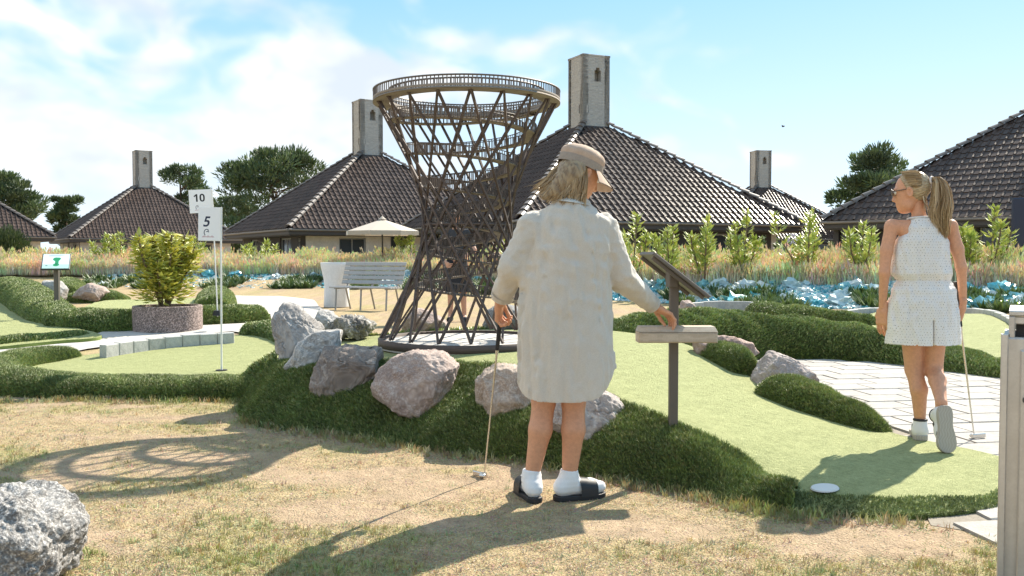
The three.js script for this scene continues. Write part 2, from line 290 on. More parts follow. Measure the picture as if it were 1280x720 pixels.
// a bank between a foot line and a crest line (points in 3D), bulging outwards
function slope(label, foot, crest, perM2, kind, seed, bulge = 0.05, category = 'turf bank') {
  const o = thing('turf_bank', label, category), A = pathOf(foot), B = pathOf(crest), n = Math.round(Math.max(A.getLength(), B.getLength()) / 0.06), rows = [];
  for (let i = 0; i <= n; i++) { const a = A.getPoint(i / n), b = B.getPoint(i / n), row = []; for (let k = 0; k <= 12; k++) { const t = k / 12, p = a.clone().lerp(b, t); p.y = lerp(a.y - 0.02, b.y, t) + bulge * Math.sin(Math.PI * t) * (1 + 0.5 * n2(p.x * 2, p.z * 2)); row.push(p); } rows.push(row); }
  const g = gridSurface(rows); mesh('turf_surface', g, bankBase, o); pile(g, o, perM2, kind, seed); return o;
}
// the raised hole that carries the tower: [x, z, height]
const GREEN_RIM = [[-1.72, -6.95, 0.37], [-1.2, -6.6, 0.41], [-0.6, -6.38, 0.43], [0, -6.12, 0.43], [0.4, -5.62, 0.38], [0.68, -5.24, 0.32], [0.87, -4.97, 0.275],
  [1.085, -4.76, 0.20], [1.22, -4.70, 0.125], [1.26, -4.45, 0.05], [1.30, -4.24, 0.012], [1.54, -4.12, 0.012], [1.75, -4.09, 0.012], [1.96, -4.12, 0.012], [2.25, -4.22, 0.02], [2.56, -4.45, 0.04], [2.72, -4.8, 0.075], [2.62, -5.1, 0.09], [2.36, -5.55, 0.095], [2.1, -6.1, 0.13],
  [1.92, -6.7, 0.19], [1.78, -7.4, 0.29], [1.62, -8.0, 0.37], [1.35, -8.6, 0.42], [0.8, -8.95, 0.46], [0, -8.8, 0.48], [-0.9, -8.5, 0.46], [-1.5, -8.35, 0.43], [-1.9, -7.7, 0.39]];
const greenH = spline([...GREEN_RIM, [-0.36, -7.3, 0.49], [-0.36, -6.75, 0.485], [0.2, -7.3, 0.485], [0.5, -6.6, 0.44], [0.9, -6.0, 0.33], [1.3, -7, 0.34], [1.2, -5.5, 0.235], [1.6, -5.6, 0.185], [1.5, -4.8, 0.11], [1.9, -5, 0.095], [1.55, -4.35, 0.078], [1.96, -4.38, 0.078], [1.54, -4.21, 0.058], [1.75, -4.18, 0.058], [1.96, -4.21, 0.058], [1.75, -4.35, 0.078], [2.3, -4.6, 0.072], [0.8, -7.8, 0.45], [0.5, -8.3, 0.47]]);
{
  const o = thing('putting_green', 'sloping pale green putting turf running down from the lattice tower', 'putting green');
  const poly = roundOff(GREEN_RIM), g = sheet(poly, 0.11, greenH);
  mesh('turf_surface', g, greenTurf, o);
  const skirt = gridSurface([...poly, poly[0]].map(([x, z]) => [V(x, -0.05, z), V(x, greenH(x, z), z)])); mesh('turf_edge', skirt, bankBase, o);
  const fringe = sheet([[1.27, -4.62], [1.24, -4.42], [1.30, -4.24], [1.54, -4.12], [1.75, -4.09], [1.96, -4.12], [2.25, -4.22], [2.56, -4.45], [2.5, -4.55], [2.25, -4.33], [1.96, -4.24], [1.75, -4.21], [1.54, -4.25], [1.36, -4.4]], 0.05, (x, z) => greenH(x, z) + 0.003);
  pile(fringe, o, 9000, 2, 401);
  pile(gridSurface(poly.filter(([x, z]) => z > -4.72 && x > 1.2).map(([x, z]) => [V(x, -0.01, z), V(x, greenH(x, z) + 0.006, z)])), o, 26000, 2, 402);
  // the cup's white disc
  const c = onHeight(1031, 608, 0.085); c.y = greenH(c.x, c.z) + 0.006;
  const disc = new THREE.CylinderGeometry(0.062, 0.066, 0.006, 40); const dm = mesh('cup_cover', disc, std({ color: rgb(0.60, 0.59, 0.565), roughness: 0.7 }), o, c);
  const nn = V(greenH(c.x - 0.08, c.z) - greenH(c.x + 0.08, c.z), 0.16, greenH(c.x, c.z - 0.08) - greenH(c.x, c.z + 0.08)).normalize(); dm.quaternion.setFromUnitVectors(V(0, 1, 0), nn.lerp(V(0, 1, 0), 0.5).normalize()); dm.position.y += 0.004;
}
{
  const crest = GREEN_RIM.slice(0, 9).map(([x, z, h]) => V(x, h + 0.012, z)), foot = MOUND_TOE.slice(0, 13);
  const lead = V(-1.95, 0.1, -7.5); crest.unshift(V(-1.80, 0.33, -7.42)); foot.unshift(V(-2.12, 0, -7.62)); crest.push(V(1.27, 0.075, -4.56), V(1.37, 0.066, -4.37)); foot.push(V(1.285, 0, -4.19));
  slope('steep dark green turf bank under the boulders below the lattice tower', foot, crest, 9000, 0, 410, 0.07);
  const back = GREEN_RIM.slice(24).concat([[-1.80, -7.42, 0.33]]);
  slope('turf slope falling away behind the lattice tower', back.map(([x, z]) => { const dx = x + 0.2, dz = z + 7.4, l = Math.hypot(dx, dz); const q = V(x + dx / l * 0.55, 0, z + dz / l * 0.55); q.y = groundY(q.x, q.z); return z === -7.42 ? V(-2.12, 0, -7.62) : q; }), back.map(([x, z, h]) => V(x, h + 0.01, z)), 2500, 1, 411, 0.05);
}
ridge('tall dark turf bank curving behind the paving and the girl', [[0.75, -9.0, 0.50, 0.3], [1.3, -9.35, 0.54, 0.34], [2.0, -9.95, 0.545, 0.42], [2.85, -10.25, 0.46, 0.44], [3.5, -10.1, 0.40, 0.42], [3.95, -9.75, 0.35, 0.38], [4.25, -9.1, 0.27, 0.32], [4.5, -8.45, 0.2, 0.26], [4.95, -7.9, 0.18, 0.25], [5.6, -7.5, 0.17, 0.25]], 5200, 1, 420);
// low turf wedges beside the two stones on the green's edge
{
  const P = (px, py, h) => onHeight(px, py, h);
  const w = thing('turf_bank', 'small wedge of turf tapering away from the pyramid stone', 'turf bank');
  const ax = [[1.86, -6.65, 0.20, 0.22], [2.0, -6.28, 0.215, 0.2], [2.15, -5.92, 0.15, 0.16], [2.3, -5.58, 0.07, 0.09]];
  scene.remove(w); taken.turf_bank--;
  ridge('small wedge of turf tapering away from the pyramid stone', ax.map(([x, z, h, k]) => [x, z, h + greenH(x, z) * 0.55, k]), 7500, 0, 431, undefined, () => 0.02);
  ridge('little turf tuft between the two stones on the edge of the green', [[1.66, -7.85, 0.5, 0.15], [1.78, -7.45, 0.46, 0.17], [1.84, -7.1, 0.38, 0.13]], 7500, 0, 432, undefined, () => 0);
}
// ------------------------------------------------------------ paving slabs beside the green
const paveH = (x, z) => lerp(0.012, 0.085, smooth(-3.9, -5.2, z));
{
  const area = [[1.84, -4.0], [2.1, -3.84], [2.7, -3.55], [4.6, -3.5], [6.2, -4.0], [6.2, -7.2], [4.6, -8.2], [4.2, -9.3], [3.2, -9.9], [2.2, -9.6], [1.75, -8.2], [1.9, -6.9], [2.2, -5.8], [2.5, -5.0], [2.3, -4.4], [1.9, -4.2]];
  const o = structGroup('paving'), joint = sheet(area, 0.3, (x, z) => paveH(x, z) - 0.012); mesh('sand_joints', joint, std({ map: tint(grainB, [0.19, 0.165, 0.13], [0.30, 0.26, 0.21], 4), roughness: 1 }), o);
  const L = 0.40, Wd = 0.30, gap = 0.016, r = rng(900), geo = [0, 1, 2].map((k) => boxUV(box(L - gap, 0.05, Wd - gap, 0.006).translate(0, -0.025, 0)));
  const slabs = [0, 1, 2, 3].map((k) => std({ map: tint(k % 2 ? grainA : grainB, [0.28, 0.26, 0.235].map((c) => c * (0.94 + 0.04 * k)), [0.40, 0.375, 0.345].map((c) => c * (0.94 + 0.04 * k)), 1.6 + 0.3 * k), bumpMap: bumpFine, bumpScale: 0.0015, roughness: 0.9 }));
  const turn = 0.16, ca = Math.cos(turn), sa = Math.sin(turn);
  for (let j = -30; j < 30; j++) for (let i = -30; i < 30; i++) {
    const u = (i + (j % 2 ? 0.5 : 0)) * L, v = j * Wd, x = 3.2 + u * ca + v * sa, z = -6.2 - u * sa + v * ca;
    const corners = [[-1, -1], [1, -1], [1, 1], [-1, 1]].filter(([a, b]) => inside(area, x + (a * L * ca + b * Wd * sa) * 0.48, z + (-a * L * sa + b * Wd * ca) * 0.48)).length;
    if (corners < (z > -4.6 ? 2 : 3) || x > 5.6) continue;
    const m = mesh('slab', geo[0], slabs[Math.floor(r() * 4)], o, V(x, paveH(x, z) + (r() - 0.5) * 0.005, z)); m.rotation.set(-(paveH(x, z - 0.1) - paveH(x, z + 0.1)) / 0.2 * -1 + (r() - 0.5) * 0.008, turn + (r() - 0.5) * 0.012, (r() - 0.5) * 0.008);
  }
}
// ------------------------------------------------------------ tiled houses with chimney towers
const TILE_W = 0.25, TILE_L = 0.34;
const tileGeo = (() => { // one roof tile: a flat pan, a roll on its right side, a thick lower edge; x along the eave, y up the slope, z out
  const prof = [[0, 0.004], [0.03, 0], [0.19, 0], [0.205, 0.026], [0.245, 0.060], [0.300, 0.036], [0.332, 0.004]].map(([x, z]) => [x * TILE_W / 0.33, z * 0.78]), pos = [], L = TILE_L * 1.12, z0 = 0.024, z1 = 0.0;
  const P = (k, t, low) => [prof[k][0], t * L, lerp(z0, z1, t) + prof[k][1] - (low ? 0.014 : 0)];
  for (let k = 0; k < prof.length - 1; k++) { const a = P(k, 0), b = P(k + 1, 0), c = P(k, 1), d = P(k + 1, 1), e = P(k, 0, 1), f = P(k + 1, 0, 1); pos.push(...a, ...b, ...c, ...b, ...d, ...c, ...e, ...f, ...a, ...f, ...b, ...a); }
  const g = new THREE.BufferGeometry(); g.setAttribute('position', new THREE.Float32BufferAttribute(pos, 3)); g.setAttribute('uv', new THREE.Float32BufferAttribute(new Float32Array(pos.length / 3 * 2), 2)); g.computeVertexNormals(); return g;
})();
const capGeo = (() => { // one hip tile: a half round cover; y along the hip, z out
  const pos = [], n = 6, L = 0.46; const P = (k, t, dz = 0) => { const a = Math.PI * k / n, R = lerp(0.15, 0.125, t); return [-Math.cos(a) * R, t * L, Math.sin(a) * R * 0.75 + lerp(0.05, 0.012, t) - dz]; };
  for (let k = 0; k < n; k++) { const a = P(k, 0), b = P(k + 1, 0), c = P(k, 1), d = P(k + 1, 1), e = P(k, 0, 0.035), f = P(k + 1, 0, 0.035); pos.push(...a, ...b, ...c, ...b, ...d, ...c, ...e, ...f, ...a, ...f, ...b, ...a); }
  const g = new THREE.BufferGeometry(); g.setAttribute('position', new THREE.Float32BufferAttribute(pos, 3)); g.setAttribute('uv', new THREE.Float32BufferAttribute(new Float32Array(pos.length / 3 * 2), 2)); g.computeVertexNormals(); return g;
})();
const tileMats = [0, 1, 2, 3].map((k) => phys({ specularIntensity: 0.17, color: rgb(0.058 + 0.008 * k, 0.042 + 0.0055 * k, 0.036 + 0.0045 * k), roughness: 0.27 + 0.02 * k }));
const capMat = std({ color: rgb(0.13, 0.108, 0.095), roughness: 0.42 });
const roofUnder = std({ color: rgb(0.05, 0.038, 0.034), roughness: 0.9 });
const fasciaMat = std({ color: rgb(0.055, 0.05, 0.05), roughness: 0.6 }), gutterMat = std({ color: rgb(0.22, 0.20, 0.19), roughness: 0.5, metalness: 0.3 });
const plaster = std({ map: tint(grainB, [0.46, 0.43, 0.40], [0.62, 0.59, 0.55], 0.5), roughness: 0.95 });
const darkWall = std({ color: rgb(0.05, 0.045, 0.045), roughness: 0.8 });
const glassDark = phys({ color: rgb(0.05, 0.06, 0.07), roughness: 0.08, metalness: 0 });
const frameGrey = std({ color: rgb(0.25, 0.25, 0.25), roughness: 0.6 });
const brickMat = (() => { // small yellow grey bricks, far too small to tell apart
  const S = 512, r = rng(44), tone = new Float32Array(64 * 64).map(() => r());
  const at = (i) => { const x = i % S, y = Math.floor(i / S), row = Math.floor(y / 10), off = row % 2 ? 12 : 0, col = Math.floor(((x + off) % S) / 24), jx = (x + off) % 24 < 2, jy = y % 10 < 2; return [jx || jy, tone[(row % 64) * 64 + col], grainB[i]]; };
  return std({ map: texture(S, (i) => { const [j, t, g] = at(i); return j ? [0.50, 0.47, 0.43] : mix3([0.36, 0.325, 0.285], [0.56, 0.52, 0.46], t * 0.6 + g * 0.4); }, 0.33), bumpMap: texture(S, (i) => at(i)[0] ? 0 : 0.6 + 0.4 * at(i)[1], 0.33, false), bumpScale: 0.012, roughness: 0.95 });
})();
function chimney(parent, hollow) { // a square brick tower with a small arched opening on each face
  const w = 0.61, y0 = 6.0, y1 = 9.05;
  const one = (openings) => { const s = new THREE.Shape(); s.moveTo(-w, 0); s.lineTo(w, 0); s.lineTo(w, y1 - y0); s.lineTo(-w, y1 - y0); s.closePath(); for (const [x, y, a, b] of openings) { const h = new THREE.Path(); h.moveTo(x - a, y - b); h.lineTo(x - a, y + b); h.lineTo(x - a * 0.55, y + b); h.lineTo(x - a * 0.5, y + b + a * 0.7); h.lineTo(x + a * 0.5, y + b + a * 0.7); h.lineTo(x + a * 0.55, y + b); h.lineTo(x + a, y + b); h.lineTo(x + a, y - b); h.closePath(); s.holes.push(h); } return new THREE.ExtrudeGeometry(s, { depth: 0.24, bevelEnabled: false }); };
  const o = [one([[0.32, 0.95, 0.06, 0.15]]), one([[0.06, 2.28, 0.15, 0.22], [-0.4, 0.95, 0.05, 0.14]]), one([[0.2, 2.28, 0.14, 0.22]]), one([[-0.1, 2.28, 0.14, 0.22]])];
  const geos = o.map((g, k) => { g.translate(0, 0, w - 0.24); g.rotateY(k * Math.PI / 2); return g; });
  const c = mesh('chimney', boxUV(join(geos)), brickMat, parent, [0, y0, 0]);
  const rim = []; for (let k = 0; k < 4; k++) rim.push(box(w * 2 + 0.04, 0.07, 0.26, 0.01).translate(0, 0, w - 0.11).rotateY(k * Math.PI / 2));
  mesh('rim', join(rim), brickMat, c, [0, y1 - y0 + 0.03, 0]);
  mesh('flue', boxUV(box(0.5, 2.6, 0.5, 0)), brickMat, c, [0, 1.35, 0]); mesh('lid', box(0.9, 0.08, 0.9, 0.01), brickMat, c, [0, y1 - y0 - 0.25, 0]);
  return c;
}
function house(label, cx, cz, phi, opt = {}) { // phi: how far the near corner is turned to the left of straight towards us
  const A = 5.95, EAVE = 2.30, APEX = 6.75, gy = opt.y ?? 0.15, o = thing('tiled_house', label, 'house', [cx, 0, cz], -Math.PI / 4 - phi, 'tiled holiday houses');
  // local frame: the near corner is (+A, +A) turned; faces: 0 = +z, 1 = +x, 2 = -z, 3 = -x
  const W = A - 0.75;
  const roof = mesh('roof', (() => { const g = new THREE.ConeGeometry(A * Math.SQRT2, APEX - EAVE, 4, 1).rotateY(Math.PI / 4).translate(0, (APEX + EAVE) / 2, 0); return g; })(), roofUnder, o);
  const slopeL = Math.hypot(A, APEX - EAVE), tilt = Math.atan2(APEX - EAVE, A), list = [];
  for (let f = 0; f < 4; f++) {
    const basis = new THREE.Matrix4().makeRotationY(f * Math.PI / 2).multiply(new THREE.Matrix4().makeTranslation(0, EAVE + 0.03, A + 0.02)).multiply(new THREE.Matrix4().makeRotationX(tilt - Math.PI / 2));
    const rowsN = Math.floor((slopeL - 0.7) / TILE_L);
    for (let j = 0; j < rowsN; j++) {
      const half = A * (1 - j * TILE_L / slopeL), upper = A * (1 - (j + 0.75) * TILE_L / slopeL), nn = Math.floor((half + 0.04) / TILE_W);
      for (let i = -nn; i < nn; i++) { const x = i * TILE_W; if (x < -upper - 0.12 || x + TILE_W > upper + 0.12) continue; list.push({ f, j, m: basis.clone().multiply(new THREE.Matrix4().makeTranslation(x, j * TILE_L - 0.05, 0.01)), c: V(x, j * TILE_L, 0).applyMatrix4(basis) }); }
    }
  }
  const r = rng(Math.round(cx * 31 + 5000)); o.updateMatrixWorld(true);
  const near = opt.singles ? list.filter((t) => opt.faces.includes(t.f)).map((t) => ({ t, w: t.c.clone().applyMatrix4(o.matrixWorld) })).filter((e) => Math.abs(e.w.x / -e.w.z) < 0.6).sort((a, b) => a.w.length() - b.w.length()).slice(0, 300).map((e) => e.t) : [];
  const picked = new Set(near);
  for (const t of near) { const m = mesh('tile', tileGeo, tileMats[Math.floor(r() * 4)], roof); m.matrix.copy(t.m); m.matrix.multiply(new THREE.Matrix4().makeRotationZ((r() - 0.5) * 0.012)); m.matrix.decompose(m.position, m.quaternion, m.scale); }
  const rest = list.filter((t) => !picked.has(t)), bins = [[], [], [], []]; rest.forEach((t) => bins[Math.floor(r() * 4)].push(tileGeo.clone().applyMatrix4(t.m)));
  bins.forEach((b, k) => { if (b.length) mesh('roof_tiles', join(b), tileMats[k], roof).userData.kind = 'stuff'; });
  for (let k = 0; k < 4; k++) { // hips
    const a = V(A, EAVE, A), b = V(0, APEX, 0), d = b.clone().sub(a), L = d.length() - 1.0; d.normalize();
    const z = V(1, 1.2, 1).normalize(); z.sub(d.clone().multiplyScalar(z.dot(d))).normalize(); const x = new THREE.Vector3().crossVectors(d, z), B = new THREE.Matrix4().makeBasis(x, d, z), R = new THREE.Matrix4().makeRotationY(k * Math.PI / 2);
    for (let s = 0; s < L; s += 0.40) { const M = R.clone().multiply(new THREE.Matrix4().makeTranslation(a.x + d.x * s, a.y + d.y * s + 0.05, a.z + d.z * s)).multiply(B); const m = mesh('hip_tile', capGeo, capMat, roof); M.decompose(m.position, m.quaternion, m.scale); }
  }
  chimney(roof);
  const fas = [], gut = []; for (let f = 0; f < 4; f++) { fas.push(box(2 * A - 0.1, 0.24, 0.06, 0.01).translate(0, EAVE - 0.13, A - 0.06).rotateY(f * Math.PI / 2)); gut.push(box(2 * A + 0.16, 0.10, 0.10, 0.03).translate(0, EAVE - 0.035, A + 0.03).rotateY(f * Math.PI / 2)); }
  mesh('fascia', join(fas), fasciaMat, o); mesh('gutter', join(gut), gutterMat, o);
  mesh('soffit', box(2 * A - 0.2, 0.04, 2 * A - 0.2, 0).translate(0, EAVE - 0.27, 0), fasciaMat, o);
  for (let f = 0; f < 4; f++) {
    const wallT = 0.25, s = new THREE.Shape(), H = EAVE - 0.29, spec = f === opt.glassFace ? [[-3.6, 0.35, 1.9, 1.5], [-1.2, 0.05, 1.0, 1.9], [1.3, 0.35, 2.2, 1.5], [4.1, 0.6, 1.2, 1.2]] : [[-3.4, 0.7, 1.3, 1.1], [-0.9, 0.05, 0.95, 1.95], [2.0, 0.6, 1.8, 1.2]];
    s.moveTo(-W, -0.2); s.lineTo(W, -0.2); s.lineTo(W, H); s.lineTo(-W, H); s.closePath();
    for (const [x, y, w, h] of spec) { const p = new THREE.Path(); p.moveTo(x, y); p.lineTo(x, Math.min(y + h, H - 0.05)); p.lineTo(x + w, Math.min(y + h, H - 0.05)); p.lineTo(x + w, y); p.closePath(); s.holes.push(p); }
    const g = new THREE.ExtrudeGeometry(s, { depth: wallT, bevelEnabled: false }).translate(0, 0, W - wallT + (f % 2 ? -0.003 : 0)).rotateY(f * Math.PI / 2);
    mesh('wall', boxUV(g), opt.wall?.[f] ?? plaster, o, [0, gy, 0]);
    for (const [x, y, w, h0] of spec) {
      const h = Math.min(y + h0, H - 0.05) - y, wd = mesh(h > 1.6 ? 'door' : 'window', join([box(w, 0.07, 0.08, 0.005).translate(0, h / 2 - 0.035, 0), box(w, 0.07, 0.08, 0.005).translate(0, -h / 2 + 0.035, 0), box(0.07, h - 0.14, 0.08, 0.005).translate(-w / 2 + 0.035, 0, 0), box(0.07, h - 0.14, 0.08, 0.005).translate(w / 2 - 0.035, 0, 0), box(0.05, h - 0.14, 0.06, 0.005)]), frameGrey, o);
      mesh('pane', box(w - 0.14, h - 0.14, 0.02, 0), glassDark, wd); const M = new THREE.Matrix4().makeRotationY(f * Math.PI / 2).multiply(new THREE.Matrix4().makeTranslation(x + w / 2, gy + y + h / 2, W - 0.12)); M.decompose(wd.position, wd.quaternion, wd.scale);
    }
  }
  if (opt.posts) for (const f of opt.posts) for (const x of [-5.2, -2.6, 0, 2.6, 5.2]) { const m = mesh('veranda_post', box(0.2, EAVE - 0.28 - gy, 0.2, 0.015), fasciaMat, o); new THREE.Matrix4().makeRotationY(f * Math.PI / 2).multiply(new THREE.Matrix4().makeTranslation(x, (EAVE - 0.28 + gy) / 2, A - 0.2)).decompose(m.position, m.quaternion, m.scale); }
  return o;
}
const DEG = Math.PI / 180;
house('large tiled house with chimney tower right behind the woman', 3.1, -37.4, 19.8 * DEG, { singles: true, faces: [0, 1], wall: { 0: darkWall, 1: darkWall }, glassFace: 0 });
house('tiled house with dark veranda posts behind the girl', 18.9, -31.2, 90 * DEG, { singles: true, faces: [0, 1, 2, 3], wall: { 0: darkWall, 1: darkWall, 2: darkWall, 3: darkWall }, posts: [0, 1, 2, 3], glassFace: 1 });
house('tiled house with chimney tower behind the beige parasol', -7.5, -48, 15 * DEG, { wall: { 0: darkWall } });
house('distant tiled house behind the number signs and the planter', -28.4, -71, 12 * DEG, {});
house('tiled house with pale gable wall half hidden by the dark juniper', -37.3, -60, 10 * DEG, {});
house('distant tiled house whose chimney tower shows between the two big roofs', 19.1, -71, 36 * DEG, { wall: { 0: darkWall, 1: darkWall } });
// the dark blue sign pillar at the corner of the veranda house
{
  const p = atDepth(1277, 300, 21), o = thing('sign_pillar', 'dark navy pillar standing by the veranda house', 'pillar', [p.x, 0.15, p.z], -0.3);
  mesh('panel', box(0.42, 2.25, 0.14, 0.02).translate(0, 1.2, 0), std({ color: rgb(0.012, 0.018, 0.045), roughness: 0.45 }), o); mesh('foot', box(0.52, 0.09, 0.26, 0.01).translate(0, 0.035, 0), fasciaMat, o);
}
// ------------------------------------------------------------ trees, shrubs, meadow
const leafMat = (c) => phys({ vertexColors: true, roughness: 0.55, transmission: 0.45, thickness: 0, side: THREE.DoubleSide, color: c ?? rgb(1, 1, 1) });
const pineMat = phys({ vertexColors: true, roughness: 0.7, transmission: 0.3, thickness: 0, side: THREE.DoubleSide }), foliageMat = leafMat();
const barkMat = std({ map: tint(grainB, [0.07, 0.05, 0.035], [0.17, 0.12, 0.085], 2), roughness: 1 });
const stemMat = std({ color: rgb(0.16, 0.115, 0.07), roughness: 0.9 });
function cloud() { return { pos: [], nor: [], col: [] }; }
function leaf(c, p, dir, side, len, wid, color, fold = 0.25) { // a pointed leaf: two triangles folded along the midrib
  const n = new THREE.Vector3().crossVectors(dir, side).normalize(), a = p, t = p.clone().addScaledVector(dir, len), m = p.clone().addScaledVector(dir, len * 0.45), l = m.clone().addScaledVector(side, wid / 2).addScaledVector(n, wid * fold), r = m.clone().addScaledVector(side, -wid / 2).addScaledVector(n, wid * fold);
  for (const q of [a, t, l, a, r, t]) { c.pos.push(q.x, q.y, q.z); c.nor.push(n.x, n.y, n.z); c.col.push(...color); }
}
function cloudGeo(c) { const g = new THREE.BufferGeometry(); g.setAttribute('position', new THREE.Float32BufferAttribute(c.pos, 3)); g.setAttribute('color', new THREE.Float32BufferAttribute(c.col, 3)); g.computeVertexNormals(); g.setAttribute('uv', new THREE.Float32BufferAttribute(new Float32Array(c.pos.length / 3 * 2), 2)); return g; }
const randDir = (r) => { const z = r() * 2 - 1, a = r() * 6.283, s = Math.sqrt(1 - z * z); return V(s * Math.cos(a), z, s * Math.sin(a)); };
function pine(label, px, topY, d, halfW, opt = {}) { // a wind-shaped pine: crown of clumps of needle sprays
  const base = atDepth(px, 318, d), H = EYE + (HORIZON - topY) * d / FOCAL, o = thing('pine_tree', label, 'tree', [base.x, 0.1, -d], 0, 'pines behind the houses'), r = rng(opt.seed ?? 1);
  const R = halfW * d / FOCAL, low = opt.low ?? 0.35, trunk = [bar(V(0, -0.2, 0), V((r() - 0.5) * R * 0.3, H * 0.55, 0), 0.24, 7, 0.16), bar(V(0, H * 0.5, 0), V((r() - 0.5) * R * 0.4, H * 0.93, 0), 0.16, 6, 0.05)];
  const c = cloud(), clumps = [];
  for (let i = 0; i < (opt.clumps ?? 46); i++) {
    const t = Math.pow(r(), 0.8), y = H * lerp(low, 0.94, t), wide = R * (opt.cone ? lerp(1, 0.16, t) : Math.sqrt(Math.max(0.05, 1 - Math.pow((t - 0.38) / 0.68, 2)))), a = r() * 6.283, q = wide * Math.pow(r(), 0.5), x = Math.cos(a) * q, z = Math.sin(a) * q * 0.8;
    clumps.push([V(x, y, z), R * (opt.clump ?? 0.26) * (0.55 + 0.7 * r())]); if (r() < 0.5) trunk.push(bar(V(0, y - q * 0.35, 0), V(x, y, z), 0.07, 5, 0.025));
  }
  for (const [p, s] of clumps) {
    const tone = 0.65 + 0.7 * r(), n = opt.needles ?? 210;
    for (let k = 0; k < n; k++) {
      const v = randDir(r), q = p.clone().add(V(v.x * s, v.y * s * 0.55, v.z * s).multiplyScalar(Math.pow(r(), 0.4))), dir = v.clone().add(V(0, 0.9, 0)).add(randDir(r).multiplyScalar(0.5)).normalize(), side = new THREE.Vector3().crossVectors(dir, randDir(r)).normalize();
      leaf(c, q, dir, side, 0.34 + 0.26 * r(), 0.10 + 0.06 * r(), mix3([0.050, 0.088, 0.036], [0.135, 0.185, 0.062], r()).map((e) => e * tone), 0.1);
    }
  }
  mesh('trunk', join(trunk), barkMat, o); mesh('crown', cloudGeo(c), pineMat, o); return o;
}
pine('broad dark pine rising behind the house with the beige parasol', 345, 188, 80, 70, { seed: 3, clumps: 64, low: 0.25 });
pine('pale pine standing right of the distant chimney tower', 228, 205, 98, 36, { seed: 4, clumps: 40, low: 0.3 });
pine('dark pine behind the half hidden house and the juniper', 12, 218, 84, 46, { seed: 5, clumps: 46, low: 0.25 });
pine('rounded small pine between the half hidden house and the distant chimney tower', 84, 244, 90, 27, { seed: 6, clumps: 30, low: 0.2 });
pine('low dark pine filling the gap beside the number signs', 292, 246, 92, 34, { seed: 7, clumps: 34, low: 0.15 });
pine('flat topped pine behind the ridge of the veranda house', 1098, 184, 66, 58, { seed: 8, clumps: 64, low: 0.28 });
{ // the juniper at the left
  const p = onGround(14, 330), o = thing('juniper_bush', 'dense dark green juniper bush before the half hidden house', 'bush', [p.x - 0.2, p.y, -40]); o.position.x = (8 - 640) / FOCAL * 40; o.position.y = 0.2;
  const r = rng(70), c = cloud(); for (let i = 0; i < 5200; i++) { const v = randDir(r), q = V(v.x * 1.0, 0.95 + v.y * 1.0, v.z * 0.8).multiplyScalar(1).lerp(V(0, 0.9, 0), 1 - Math.pow(r(), 0.3)); q.x *= 1 + 0.25 * n3(v.x * 2, v.y * 2, v.z * 2); q.y *= 1 + 0.1 * n3(v.x * 3 + 4, v.y * 3, v.z * 3); const dir = v.clone().add(V(0, 0.7, 0)).normalize(); leaf(c, q, dir, new THREE.Vector3().crossVectors(dir, randDir(r)).normalize(), 0.2, 0.05, mix3([0.03, 0.06, 0.015], [0.10, 0.13, 0.035], r()), 0.1); }
  mesh('stem', bar(V(0, -0.2, 0), V(0, 0.9, 0), 0.09, 7, 0.05), barkMat, o); mesh('foliage', cloudGeo(c), pineMat, o); o.scale.setScalar(1.05);
}
// a young shrub: thin upright stems carrying leaves
function shrub(name, label, at, height, spread, stems, leaves, size, lo, hi, seed, group, cat = 'shrub', bottom = 0.2, wide = 0.55, droop = 0) {
  const o = thing(name, label, cat, [at.x, at.y - 0.03, at.z], 0, group), r = rng(seed), c = cloud(), wood = [];
  for (let s = 0; s < stems; s++) {
    const a = s / stems * 6.283 + r(), h = height * (s ? 0.6 + 0.4 * r() : 1), w = spread * (s ? 0.5 + 0.6 * r() : 0.15), x0 = Math.cos(a) * 0.04, z0 = Math.sin(a) * 0.04;
    const pts = [V(x0, 0, z0), V(Math.cos(a) * w * 0.4, h * 0.35, Math.sin(a) * w * 0.4), V(Math.cos(a) * w * 0.8, h * 0.7, Math.sin(a) * w * 0.8), V(Math.cos(a) * w * 0.95, h, Math.sin(a) * w * 0.95)], cv = pathOf(pts);
    wood.push(new THREE.TubeGeometry(cv, 8, 0.008 + 0.006 * height, 5, false));
    for (let k = 0; k < leaves; k++) {
      const t = lerp(bottom, 1, Math.pow(r(), 0.75)), p = cv.getPoint(t), reach = spread * wide * (1.05 - t) * r(), v = randDir(r); v.y = Math.abs(v.y) * 0.6; p.add(V(v.x * reach, v.y * reach * 0.8 + (r() - 0.5) * 0.05, v.z * reach));
      const dir = V(v.x, 0.35 + 0.5 * r() - droop * (0.4 + r()), v.z).normalize(), side = new THREE.Vector3().crossVectors(dir, V(r() - 0.5, 1, r() - 0.5)).normalize();
      leaf(c, p, dir, side, size * (0.6 + 0.7 * r()), size * (0.32 + 0.2 * r()), mix3(lo, hi, r()));
    }
    if (leaves > 60) for (let k = 0; k < 4; k++) { const t = 0.35 + 0.6 * r(), p = cv.getPoint(t), v = randDir(r); wood.push(bar(p, p.clone().add(V(v.x * spread * 0.4, Math.abs(v.y) * spread * 0.4 + 0.05, v.z * spread * 0.4)), 0.006, 4, 0.003)); }
  }
  mesh('stem', join(wood), stemMat, o); mesh('foliage', cloudGeo(c), foliageMat, o); return o;
}
const LG = [0.30, 0.40, 0.08], LY = [0.64, 0.66, 0.18];
